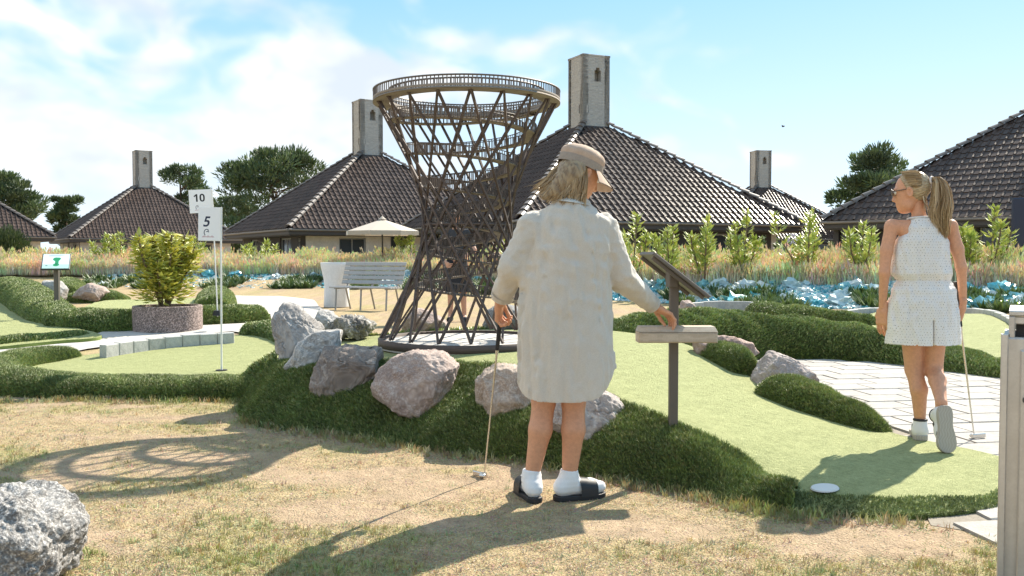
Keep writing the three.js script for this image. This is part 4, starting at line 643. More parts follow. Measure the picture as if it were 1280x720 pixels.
// ------------------------------------------------------------ printed faces
function canvasTex(w, h, draw) { const c = document.createElement('canvas'); c.width = w; c.height = h; const g = c.getContext('2d'); draw(g, w, h); const t = new THREE.CanvasTexture(c); t.colorSpace = THREE.SRGBColorSpace; return t; }
function printed(w, h, tex, rough = 0.6) { return [new THREE.PlaneGeometry(w, h), std({ map: tex, roughness: rough })]; }
const poleWhite = std({ color: rgb(0.78, 0.77, 0.75), roughness: 0.4 }), blackRubber = std({ color: rgb(0.02, 0.02, 0.02), roughness: 0.7 }), steelPost = std({ color: rgb(0.13, 0.115, 0.10), roughness: 0.55, metalness: 0.35 }), boardFrame = std({ color: rgb(0.05, 0.05, 0.05), roughness: 0.55 });
const squiggle = (g, x, y, s, ink, ink2) => { g.strokeStyle = ink; g.lineWidth = s * 0.07; g.lineCap = 'round'; g.beginPath(); g.moveTo(x - s * 0.16, y + s * 0.30); g.bezierCurveTo(x - s * 0.34, y + s * 0.05, x - s * 0.20, y - s * 0.32, x + s * 0.06, y - s * 0.26); g.bezierCurveTo(x + s * 0.24, y - s * 0.18, x + s * 0.05, y, x - s * 0.04, y - s * 0.04); g.stroke(); g.beginPath(); g.arc(x + s * 0.16, y - s * 0.02, s * 0.05, 0, 7); g.fillStyle = ink; g.fill(); g.strokeStyle = ink2; g.lineWidth = s * 0.045; g.beginPath(); g.moveTo(x - s * 0.42, y + s * 0.52); for (let k = 0; k < 9; k++) g.quadraticCurveTo(x - s * 0.36 + k * s * 0.12, y + s * (k % 3 === 1 ? 0.22 : 0.4), x - s * 0.30 + k * s * 0.12, y + s * 0.5); g.stroke(); };
function flagSign(label, foot, head, w, h, tex, lean, clamp_) {
  const o = thing('flag_sign', label, 'flag sign', [foot.x, foot.y, foot.z]), top = head.clone().sub(foot), P = mesh('pole', bar(V(0, -0.03, 0), top, 0.009, 10, 0.008), poleWhite, o);
  const panel = mesh('panel', box(w, h, 0.004, 0.001), poleWhite, o, [top.x - w / 2 + 0.012, top.y - h / 2, top.z + 0.011]); panel.rotation.z = lean; panel.rotation.y = 0.12;
  const [pg, pm] = printed(w * 0.985, h * 0.985, tex); mesh('print', pg, pm, panel, [0, 0, 0.0035]);
  if (clamp_) mesh('foot_clamp', new THREE.CylinderGeometry(0.05, 0.07, 0.07, 16).translate(0, 0.02, 0), blackRubber, o); else mesh('cup', new THREE.CylinderGeometry(0.055, 0.055, 0.006, 24).translate(0, 0.004, 0), blackRubber, o);
  return o;
}
{
  const t5 = canvasTex(256, 384, (g, w, h) => { g.fillStyle = '#f1eff0'; g.fillRect(0, 0, w, h); g.fillStyle = '#1d2440'; g.font = 'bold italic 165px sans-serif'; g.textAlign = 'center'; g.save(); g.translate(82, 222); g.scale(0.8, 1); g.fillText('5', 0, 0); g.restore(); squiggle(g, 92, 285, 118, '#2a2f45', '#b57f88'); });
  const t10 = canvasTex(256, 256, (g, w, h) => { g.fillStyle = '#f1eff0'; g.fillRect(0, 0, w, h); g.fillStyle = '#15161c'; g.font = 'bold 118px sans-serif'; g.textAlign = 'center'; g.fillText('10', 110, 132); squiggle(g, 84, 192, 70, '#3a3f50', '#b98a90'); });
  const f5 = onGround(277, 463, 0.075), h5 = atDepth(276, 259, -f5.z); flagSign('white number 5 sign on a thin white pole in hole five', f5, h5, 29 * -f5.z / FOCAL, 42 * -f5.z / FOCAL, t5, -0.02, false);
  const f10 = onGround(272, 393, 0.24), h10 = atDepth(265, 237, -f10.z); flagSign('white number 10 sign on a thin white pole behind the number 5 sign', f10, h10, 29 * -f10.z / FOCAL, 29 * -f10.z / FOCAL, t10, 0.06, true);
}
{ // the little info board of the far left hole
  const f = onGround(72, 403), d = -f.z, k = d / FOCAL, o = thing('info_board', 'small tilted info board with a green course plan on a steel post', 'info board', [f.x, f.y, f.z]), H = EYE + (HORIZON - 334) * k - f.y;
  mesh('post', box(0.07, H, 0.07, 0.008).translate(0, H / 2, 0), steelPost, o);
  const b = new THREE.Mesh(box(0.40, 0.36, 0.03, 0.005), boardFrame); b.name = 'board'; b.castShadow = b.receiveShadow = true; o.add(b); b.position.set(0.005, H + 0.08, 0.02); b.rotation.set(-0.85, 0.35, 0.0, 'YXZ');
  const tex = canvasTex(512, 460, (g, w, h) => { g.fillStyle = '#dfeef2'; g.fillRect(0, 0, w, h); g.fillStyle = '#b9dcd0'; g.fillRect(0, h * 0.72, w, h * 0.28); g.fillStyle = '#18925f'; g.beginPath(); g.ellipse(262, 170, 70, 62, 0.3, 0, 7); g.fill(); g.beginPath(); g.ellipse(300, 150, 46, 40, 0.1, 0, 7); g.fill(); g.fillRect(238, 200, 70, 130); g.beginPath(); g.ellipse(262, 345, 60, 48, -0.2, 0, 7); g.fill(); g.fillStyle = '#0d6b45'; g.fillRect(246, 300, 34, 46); g.fillStyle = '#5a6a74'; for (let i = 0; i < 3; i++) g.fillRect(110, 30 + i * 18, 300 - i * 40, 7); g.fillRect(60, 360, 40, 26); });
  const [pg, pm] = printed(0.37, 0.33, tex, 0.35); mesh('print', pg, pm, b, [0, 0, 0.0175]);
}
// ------------------------------------------------------------ planter, bench, pot, parasol, bin
{
  const f = onGround(209, 419), d = -f.z, k = d / FOCAL, R = 43 * k, H = 33 * k, z = f.z - R, o = thing('planter_ring', 'round planter of pinkish exposed aggregate concrete', 'planter', [(209 - 640) / FOCAL * (d + R) , groundY(f.x, z), z]);
  const agg = (() => { const S = 512, r = rng(31), v = new Float32Array(S * S); for (let n = 0; n < 5200; n++) { const x = Math.floor(r() * S), y = Math.floor(r() * S), q = 2 + r() * 3.5, t = r(); for (let j = -6; j <= 6; j++) for (let i = -6; i <= 6; i++) if (i * i + j * j < q * q) v[((y + j + S) % S) * S + (x + i + S) % S] = 0.15 + t; } return std({ map: texture(S, (i) => mix3([0.15, 0.115, 0.10], [0.50, 0.385, 0.345], clamp(v[i])), 1.2), bumpMap: texture(S, (i) => clamp(v[i]), 1.2, false), bumpScale: 0.012, roughness: 0.9 }); })();
  const prof = [[R - 0.06, 0.1], [R - 0.06, H - 0.005], [R - 0.05, H], [R - 0.008, H], [R, H - 0.01], [R, -0.03]].map(([x, y]) => new THREE.Vector2(x, y)), lg = new THREE.LatheGeometry(prof, 64), uv = lg.attributes.uv, pp = lg.attributes.position; for (let i = 0; i < uv.count; i++) uv.setXY(i, uv.getX(i) * 2 * Math.PI * R, pp.getY(i) + Math.hypot(pp.getX(i), pp.getZ(i)));
  mesh('ring', lg, agg, o); mesh('soil', new THREE.CylinderGeometry(R - 0.058, R - 0.058, 0.04, 40).translate(0, H - 0.06, 0), std({ color: rgb(0.06, 0.045, 0.03), roughness: 1 }), o);
  shrub('planter_shrub', 'yellow green willowy shrub growing in the aggregate planter', V(o.position.x - 0.05, o.position.y + H - 0.04, z), (385 - 300) * k * 1.16, 38 * k, 12, 190, 0.135, [0.30, 0.36, 0.06], [0.74, 0.68, 0.12], 590, undefined, 'shrub', 0.1, 0.85, 0.5);
}
{ // slatted bench
  const f = onGround(455, 389), o = thing('park_bench', 'grey slatted bench with metal legs beside the white pot', 'bench', [f.x + 0.02, f.y, f.z - 0.15], -0.42), wood = std({ map: tint(grainA, [0.30, 0.285, 0.275], [0.45, 0.435, 0.42], 3), roughness: 0.8 }), leg = std({ color: rgb(0.32, 0.31, 0.30), roughness: 0.45, metalness: 0.5 }), L = 1.35;
  for (let k = 0; k < 5; k++) mesh('seat_slat', boxUV(box(L, 0.03, 0.075, 0.008)), wood, o, [0, 0.44, 0.2 - k * 0.086]);
  for (let k = 0; k < 5; k++) { const m = mesh('back_slat', boxUV(box(L, 0.075, 0.028, 0.008)), wood, o, [0, 0.53 + k * 0.086, -0.2 - k * 0.032]); m.rotation.x = -0.36; }
  for (const x of [-L / 2 + 0.12, 0.0, L / 2 - 0.12]) { mesh('leg', bar(V(x, 0, 0.2), V(x, 0.43, 0.17), 0.018, 10), leg, o); mesh('leg', bar(V(x, 0, -0.3), V(x, 0.43, -0.14), 0.018, 10), leg, o); mesh('bracket', join([flatBar(V(x, 0.415, 0.22), V(x, 0.415, -0.2), 0.04, 0.02), flatBar(V(x, 0.42, -0.19), V(x, 0.9, -0.36), 0.04, 0.02, V(0, 0, 1))]), leg, o); }
}
{
  const d = 18.2, k = d / FOCAL, p = atDepth(421, 376, d), o = thing('flared_pot', 'white waisted concrete pot behind the bench', 'pot', [p.x, groundY(p.x, p.z), p.z]), R = 20 * k, H = EYE + (HORIZON - 328) * k - o.position.y;
  mesh('pot_body', new THREE.LatheGeometry([[0, 0], [R * 0.78, 0], [R * 0.80, 0.02], [R * 0.76, H * 0.45], [R * 0.80, H * 0.62], [R * 0.98, H * 0.93], [R, H], [R * 0.92, H], [R * 0.86, H * 0.9], [0, H * 0.88]].map(([x, y]) => new THREE.Vector2(x, y)), 48), std({ map: tint(grainB, [0.64, 0.62, 0.61], [0.76, 0.74, 0.73], 1), roughness: 0.85 }), o);
}
{
  const d = 31, k = d / FOCAL, p = atDepth(478, 318, d), gy = groundY(p.x, -d), o = thing('parasol', 'open beige parasol before the tiled house', 'parasol', [p.x, gy, -d]), top = EYE + (HORIZON - 274) * k - gy, low = EYE + (HORIZON - 289) * k - gy, R = 47 * k, fab = phys({ color: rgb(0.52, 0.45, 0.37), roughness: 0.9, transmission: 0.3, thickness: 0, side: THREE.DoubleSide }), pos = [];
  for (let i = 0; i < 8; i++) { const a = (i + 0.2) / 8 * 6.2832, b = (i + 1.2) / 8 * 6.2832, A = [Math.cos(a) * R, low, Math.sin(a) * R], B = [Math.cos(b) * R, low, Math.sin(b) * R], T = [0, top, 0], A2 = [A[0], low - 0.14, A[2]], B2 = [B[0], low - 0.14, B[2]]; pos.push(...T, ...B, ...A, ...A, ...B, ...A2, ...B, ...B2, ...A2); mesh('rib', bar(V(0, top - 0.06, 0), V(A[0], low - 0.01, A[2]), 0.012, 5), fasciaMat, o); }
  const g = new THREE.BufferGeometry(); g.setAttribute('position', new THREE.Float32BufferAttribute(pos, 3)); g.setAttribute('uv', new THREE.Float32BufferAttribute(new Float32Array(pos.length / 3 * 2), 2)); g.computeVertexNormals(); mesh('canopy', g, fab, o); mesh('pole', bar(V(0, -0.1, 0), V(0, top, 0), 0.028, 10), fasciaMat, o); mesh('finial', new THREE.ConeGeometry(0.14, 0.12, 10).translate(0, top + 0.05, 0), fab, o);
}
{ // steel bin at the right
  const o = thing('litter_bin', 'tall brushed steel litter bin beside the paving', 'bin', [1.865, 0, -3.074], -29 * DEG), r = rng(9), bt = layered(512, [[4, 0.3], [16, 0.4], [64, 0.4]], 90), streak = texture(512, (i) => { const x = i % 512; return mix3([0.42, 0.40, 0.375], [0.62, 0.60, 0.57], clamp(bt[(Math.floor(i / 512) >> 5) * 512 + x] * 0.7 + grainB[i] * 0.3)); }, 1), steel = std({ map: streak, metalness: 0.75, roughness: 0.42 });
  mesh('body', boxUV(box(0.38, 0.86, 0.38, 0.006).translate(0, 0.49, 0)), steel, o);
  mesh('door', boxUV(box(0.30, 0.78, 0.012, 0.004)), steel, o, [0.01, 0.49, 0.197]); mesh('corner_trim', box(0.022, 0.88, 0.022, 0.003), steel, o, [-0.186, 0.49, 0.186]); mesh('lock', new THREE.CylinderGeometry(0.012, 0.012, 0.01, 16).rotateX(Math.PI / 2), boardFrame, o, [-0.12, 0.72, 0.207]);
  mesh('hood', boxUV(join([box(0.36, 0.018, 0.37, 0.004).translate(0.005, 0.998, 0), box(0.018, 0.07, 0.37, 0.003).translate(-0.166, 0.953, 0), box(0.018, 0.07, 0.37, 0.003).translate(0.176, 0.953, 0), box(0.34, 0.025, 0.018, 0.003).translate(0.005, 0.975, 0.17)])), steel, o);
  mesh('opening', box(0.32, 0.045, 0.30, 0), blackRubber, o, [0.005, 0.941, 0]); mesh('plinth', box(0.34, 0.06, 0.34, 0.004).translate(0, 0.03, 0), blackRubber, o);
}
// ------------------------------------------------------------ info stand with the wooden shelf
const STAND = (() => {
  const x = 0.868, z = -4.93, y = greenH(x, z), o = thing('info_stand', 'steel post with sloping info board and wooden ball shelf on the turf bank', 'info stand', [x, y, z]), top = 1.075 - y;
  mesh('post', box(0.047, top + 0.05, 0.047, 0.005).translate(0, (top - 0.05) / 2, 0), steelPost, o);
  const wood = std({ map: texture(512, (i) => { const y_ = Math.floor(i / 512), w = 0.5 + 0.5 * Math.sin(y_ * 0.11 + grainB[(y_ >> 2) * 512 + ((i % 512) >> 4)] * 5); return mix3([0.38, 0.305, 0.225], [0.54, 0.455, 0.355], clamp(w * 0.5 + grainA[i] * 0.5)); }, 2), roughness: 0.75 });
  const shelf = mesh('wooden_shelf', boxUV(box(0.412, 0.055, 0.135, 0.006)), wood, o, [-0.003, 0.757 - y, 0.094]);
  mesh('shelf_top', boxUV((() => { const g = new THREE.CylinderGeometry(Math.SQRT1_2, Math.SQRT1_2 * 1.0, 1, 4, 1).rotateY(Math.PI / 4), p = g.attributes.position; for (let i = 0; i < p.count; i++) { const t = p.getY(i) > 0; p.setXYZ(i, p.getX(i) * (t ? 0.392 : 0.412), p.getY(i) * 0.026, p.getZ(i) * (t ? 0.10 : 0.135) - (t ? 0.012 : 0)); } g.computeVertexNormals(); return g; })()), wood, shelf, [0, 0.042, 0]);
  const b = mesh('sign_board', box(0.37, 0.018, 0.5, 0.003), steelPost, o, [0.004, 1.083 - y, -0.045]); b.rotation.z = -38 * DEG;
  mesh('print', new THREE.PlaneGeometry(0.35, 0.47).rotateX(-Math.PI / 2), std({ map: canvasTex(256, 340, (g, w, h) => { g.fillStyle = '#e6ecea'; g.fillRect(0, 0, w, h); g.fillStyle = '#18925f'; g.beginPath(); g.ellipse(128, 150, 60, 90, 0.4, 0, 7); g.fill(); g.fillStyle = '#5a6a74'; for (let i = 0; i < 4; i++) g.fillRect(40, 270 + i * 14, 170 - i * 20, 5); }), roughness: 0.4 }), b, [0, 0.0115, 0]);
  for (const zz of [-0.2, 0.2]) mesh('rib', box(0.34, 0.02, 0.02, 0.003), steelPost, b, [0, -0.019, zz]);
  mesh('bracket', box(0.05, 0.09, 0.12, 0.005), steelPost, o, [-0.01, 1.06 - y, 0]);
  return { x, y, z };
})();
{ // a far bird
  const p = atDepth(979, 158, 60), o = thing('bird', 'tiny dark bird flying in the clear sky', 'bird', [p.x, p.y, p.z], 0.6), m = std({ color: rgb(0.05, 0.05, 0.05) });
  mesh('body', new THREE.SphereGeometry(0.06, 10, 8).scale(1, 0.8, 2), m, o); for (const s of [-1, 1]) mesh('wing', (() => { const g = new THREE.BufferGeometry().setFromPoints([V(0, 0.02, -0.06), V(0, 0.02, 0.06), V(s * 0.14, 0.08, 0.02), V(0, 0.02, -0.06), V(s * 0.14, 0.08, 0.02), V(s * 0.14, 0.08, -0.05)]); g.computeVertexNormals(); return g; })(), std({ color: rgb(0.05, 0.05, 0.05), side: THREE.DoubleSide }), o);
}
// ------------------------------------------------------------ people: bodies are distance fields meshed as one surface
function surfaceNets(lo, hi, cell, f) {
  const nx = Math.ceil((hi[0] - lo[0]) / cell) + 1, ny = Math.ceil((hi[1] - lo[1]) / cell) + 1, nz = Math.ceil((hi[2] - lo[2]) / cell) + 1, F = new Float32Array(nx * ny * nz), id = new Int32Array(nx * ny * nz).fill(-1), pos = [], idx = [];
  for (let k = 0, n = 0; k < nz; k++) for (let j = 0; j < ny; j++) for (let i = 0; i < nx; i++) F[n++] = f(lo[0] + i * cell, lo[1] + j * cell, lo[2] + k * cell);
  const S = [1, nx, nx * ny], C = [0, 1, nx, nx + 1, nx * ny, nx * ny + 1, nx * ny + nx, nx * ny + nx + 1], E = [[0, 1], [2, 3], [4, 5], [6, 7], [0, 2], [1, 3], [4, 6], [5, 7], [0, 4], [1, 5], [2, 6], [3, 7]];
  for (let k = 0; k < nz - 1; k++) for (let j = 0; j < ny - 1; j++) for (let i = 0; i < nx - 1; i++) {
    const b = i + j * nx + k * nx * ny; let m = 0; for (let c = 0; c < 8; c++) if (F[b + C[c]] < 0) m |= 1 << c; if (m === 0 || m === 255) continue;
    let x = 0, y = 0, z = 0, n = 0; for (const [p, q] of E) { const a = F[b + C[p]], d = F[b + C[q]]; if ((a < 0) === (d < 0)) continue; const t = a / (a - d); x += (p & 1) + ((q & 1) - (p & 1)) * t; y += (p >> 1 & 1) + ((q >> 1 & 1) - (p >> 1 & 1)) * t; z += (p >> 2) + ((q >> 2) - (p >> 2)) * t; n++; }
    id[b] = pos.length / 3; pos.push(lo[0] + (i + x / n) * cell, lo[1] + (j + y / n) * cell, lo[2] + (k + z / n) * cell);
  }
  for (let k = 1; k < nz - 1; k++) for (let j = 1; j < ny - 1; j++) for (let i = 1; i < nx - 1; i++) {
    const b = i + j * nx + k * nx * ny; for (let ax = 0; ax < 3; ax++) { const a = F[b] < 0, c = F[b + S[ax]] < 0; if (a === c) continue; const u = S[(ax + 1) % 3], v = S[(ax + 2) % 3], q = [id[b], id[b - u], id[b - u - v], id[b - v]]; if (q.some((e) => e < 0)) continue; if (a) idx.push(q[0], q[1], q[2], q[0], q[2], q[3]); else idx.push(q[0], q[2], q[1], q[0], q[3], q[2]); }
  }
  const g = new THREE.BufferGeometry(); g.setAttribute('position', new THREE.Float32BufferAttribute(pos, 3)); g.setIndex(idx); g.computeVertexNormals(); return g;
}
const smin = (a, b, k) => { const h = Math.max(k - Math.abs(a - b), 0) / k; return Math.min(a, b) - h * h * k * 0.25; };
const smax = (a, b, k) => -smin(-a, -b, k);
const boneD = (B, x, y, z) => { const [a, ra, b, rb, fl] = B, q = fl ?? 1, bx = b[0] - a[0], by = b[1] - a[1], bz = (b[2] - a[2]) / q, px = x - a[0], py = y - a[1], pz = (z - a[2]) / q, t = clamp((px * bx + py * by + pz * bz) / (bx * bx + by * by + bz * bz + 1e-9)), dx = px - bx * t, dy = py - by * t, dz = pz - bz * t; return (Math.sqrt(dx * dx + dy * dy + dz * dz) - lerp(ra, rb, t)) * (q < 1 ? Math.sqrt(q) : 1); };
const bonesField = (list, k) => (x, y, z) => { let d = 1e3; for (const B of list) d = smin(d, boneD(B, x, y, z), k); return d; };
const ell = (x, y, z, c, r) => { const a = (x - c[0]) / r[0], b = (y - c[1]) / r[1], e = (z - c[2]) / r[2], k0 = Math.hypot(a, b, e), k1 = Math.hypot(a / r[0], b / r[1], e / r[2]); return k0 < 1e-6 ? -Math.min(...r) : k0 * (k0 - 1) / k1; };
function headField(x, y, z) { // looks along +z, chin at -0.115, crown at +0.115
  let d = ell(x, y, z, [0, 0.025, -0.012], [0.073, 0.091, 0.094]);
  d = smin(d, ell(x, y, z, [0, -0.035, 0.028], [0.056, 0.082, 0.062]), 0.03); d = smin(d, boneD([[0, -0.09, 0.055], 0.022, [0, -0.09, 0.06], 0.022], x, y, z), 0.03);
  d = smin(d, boneD([[-0.035, -0.075, 0.02], 0.022, [0.035, -0.075, 0.02], 0.022], x, y, z), 0.03);
  d = smin(d, boneD([[0, 0.012, 0.083], 0.006, [0, -0.030, 0.100], 0.0098], x, y, z), 0.012); for (const s of [-1, 1]) { d = smin(d, boneD([[s * 0.010, -0.036, 0.092], 0.008, [s * 0.012, -0.036, 0.09], 0.008], x, y, z), 0.008); d = smax(d, -ell(x, y, z, [s * 0.031, 0.010, 0.094], [0.019, 0.012, 0.014]), 0.012); d = smin(d, boneD([[s * 0.018, 0.027, 0.083], 0.008, [s * 0.044, 0.027, 0.068], 0.008], x, y, z), 0.012); d = smin(d, ell(x - s * 0.079, y + 0.004, z + 0.006, [0, 0, 0], [0.010, 0.032, 0.019]), 0.006); d = smax(d, -ell(x - s * 0.086, y + 0.004, z + 0.004, [0, 0, 0], [0.007, 0.018, 0.010]), 0.006); }
  d = smin(d, ell(x, y, z, [0, -0.060, 0.083], [0.021, 0.005, 0.009]), 0.006); return smin(d, ell(x, y, z, [0, -0.070, 0.081], [0.018, 0.006, 0.009]), 0.006);
}
const frame = (at, fwd, up) => { const z = fwd.clone().normalize(), x = new THREE.Vector3().crossVectors(up, z).normalize(), y = new THREE.Vector3().crossVectors(z, x); return new THREE.Matrix4().makeBasis(x, y, z).setPosition(at); };
const headGeo = surfaceNets([-0.11, -0.14, -0.13], [0.11, 0.14, 0.13], 0.0045, headField);
function handGeo(at, along, palm, left, curl, thumbIn = 0.5) { // along: wrist to knuckles; palm: where the palm looks
  const y = along.clone().normalize(), z = palm.clone().sub(y.clone().multiplyScalar(palm.dot(y))).normalize(), x = new THREE.Vector3().crossVectors(y, z); if (left) x.negate();
  const B = [[[-0.012, -0.03, 0], 0.024, [-0.012, 0.02, 0], 0.024, 0.75]]; for (const q of [-0.028, -0.009, 0.010, 0.028]) B.push([[q * 0.7, 0.015, 0], 0.015, [q, 0.082, 0], 0.0115]);
  const Ls = [0.026, 0.031, 0.030, 0.027], rs = [0.0078, 0.0086, 0.0088, 0.0085]; [-0.030, -0.010, 0.011, 0.031].forEach((q, i) => { let p = [q, 0.084, 0], a = 0; const c = Array.isArray(curl) ? curl[i] : curl; for (let s = 0; s < 3; s++) { a += c * [0.75, 1, 0.75][s]; const L = Ls[i] * [1.35, 0.9, 0.75][s], n = [p[0] + q * 0.04, p[1] + Math.cos(a) * L, p[2] + Math.sin(a) * L]; B.push([p, rs[i] * (1 - 0.06 * s), n, rs[i] * (0.94 - 0.08 * s)]); p = n; } });
  B.push([[0.020, 0.012, 0.006], 0.016, [0.044, 0.046, 0.014], 0.0115], [[0.044, 0.046, 0.014], 0.0108, [0.050 - 0.012 * thumbIn, 0.076, 0.018 + 0.018 * thumbIn], 0.0095], [[0.050 - 0.012 * thumbIn, 0.076, 0.018 + 0.018 * thumbIn], 0.0095, [0.050 - 0.030 * thumbIn, 0.100, 0.020 + 0.034 * thumbIn], 0.008]);
  const g = surfaceNets([-0.07, -0.07, -0.05], [0.09, 0.21, 0.12], 0.0038, (a, b, c) => { let d = 1e3; for (let i = 0; i < B.length; i++) d = smin(d, boneD(B[i], a, b, c), i < 5 ? 0.014 : 0.006); return d; });
  if (left) { const ix = g.index.array; for (let i = 0; i < ix.length; i += 3) { const t = ix[i]; ix[i] = ix[i + 1]; ix[i + 1] = t; } }
  g.applyMatrix4(new THREE.Matrix4().makeBasis(x, y, z).setPosition(at)); g.computeVertexNormals(); return g;
}
const skinMat = (c) => phys({ map: tint(grainB, c.map((e) => e * 0.86), c.map((e) => e * 1.1), 6), roughness: 0.52, sheen: 0.2, sheenRoughness: 0.5, sheenColor: rgb(1, 0.8, 0.7) });
const clothTex = texture(512, (i) => { const x = i % 512, y = Math.floor(i / 512); return 0.5 + 0.22 * Math.sin(x * 0.7853) + 0.22 * Math.sin(y * 0.7853) + 0.3 * (grainA[i] - 0.5); }, 5, false);
function openHem(g, cut) { const p = g.attributes.position, out = [], ix = g.index.array; for (let i = 0; i < ix.length; i += 3) { const t = [ix[i], ix[i + 1], ix[i + 2]]; if (t.every((v) => cut(p.getX(v), p.getY(v), p.getZ(v)))) continue; out.push(...t); } g.setIndex(out); g.computeVertexNormals(); return g; }
function strands(list, width, colour) { // list of arrays of points -> tapered ribbons
  const pos = [], col = [], r = rng(77); for (const pts of list) { const cv = pathOf(pts), n = 9, w = width * (0.6 + 0.8 * r()), c = colour(r), side = randDir(r); let prev = null; for (let i = 0; i <= n; i++) { const t = i / n, p = cv.getPoint(t), tg = cv.getTangent(t), s = new THREE.Vector3().crossVectors(tg, side).normalize().multiplyScalar(w * 0.5 * (1 - 0.75 * Math.pow(t, 3))); const a = p.clone().add(s), b = p.clone().sub(s); if (prev) { for (const q of [prev[0], prev[1], a, prev[1], b, a]) { pos.push(q.x, q.y, q.z); col.push(...c); } } prev = [a, b]; } }
  const g = new THREE.BufferGeometry(); g.setAttribute('position', new THREE.Float32BufferAttribute(pos, 3)); g.setAttribute('color', new THREE.Float32BufferAttribute(col, 3)); g.setAttribute('uv', new THREE.Float32BufferAttribute(new Float32Array(pos.length / 3 * 2), 2)); g.computeVertexNormals(); return g;
}
const hairMat = phys({ vertexColors: true, roughness: 0.42, side: THREE.DoubleSide, transmission: 0.25, thickness: 0 });
const blonde = (r) => mix3([0.25, 0.155, 0.075], [0.64, 0.49, 0.29], Math.pow(r(), 0.9));
const steelShaft = std({ color: rgb(0.62, 0.60, 0.57), metalness: 0.9, roughness: 0.25 }), gripMat = std({ color: rgb(0.015, 0.015, 0.016), roughness: 0.75 });
function putter(label, tip, grip, headDir) { // from the club head on the ground to the end of the grip
  const o = thing('putter', label, 'putter', [tip.x, tip.y, tip.z]), e = grip.clone().sub(tip), L = e.length(), u = e.clone().normalize(), at = (s) => u.clone().multiplyScalar(s);
  mesh('shaft', bar(at(0.02), at(L - 0.24), 0.0042, 10, 0.006), steelShaft, o); mesh('grip', new THREE.CylinderGeometry(0.0145, 0.0105, 0.27, 14).applyQuaternion(new THREE.Quaternion().setFromUnitVectors(V(0, 1, 0), u)).translate(...at(L - 0.13).toArray()), gripMat, o); mesh('collar', bar(at(L - 0.29), at(L - 0.262), 0.0085, 12), steelShaft, o);
  const h = mesh('club_head', join([box(0.10, 0.026, 0.016, 0.004).translate(0.03, 0, 0), new THREE.SphereGeometry(0.017, 14, 10).scale(1.3, 0.8, 1).translate(0.0, 0, -0.012)]), steelShaft, o, [0, 0.014, 0]); h.rotation.y = headDir; return o;
}
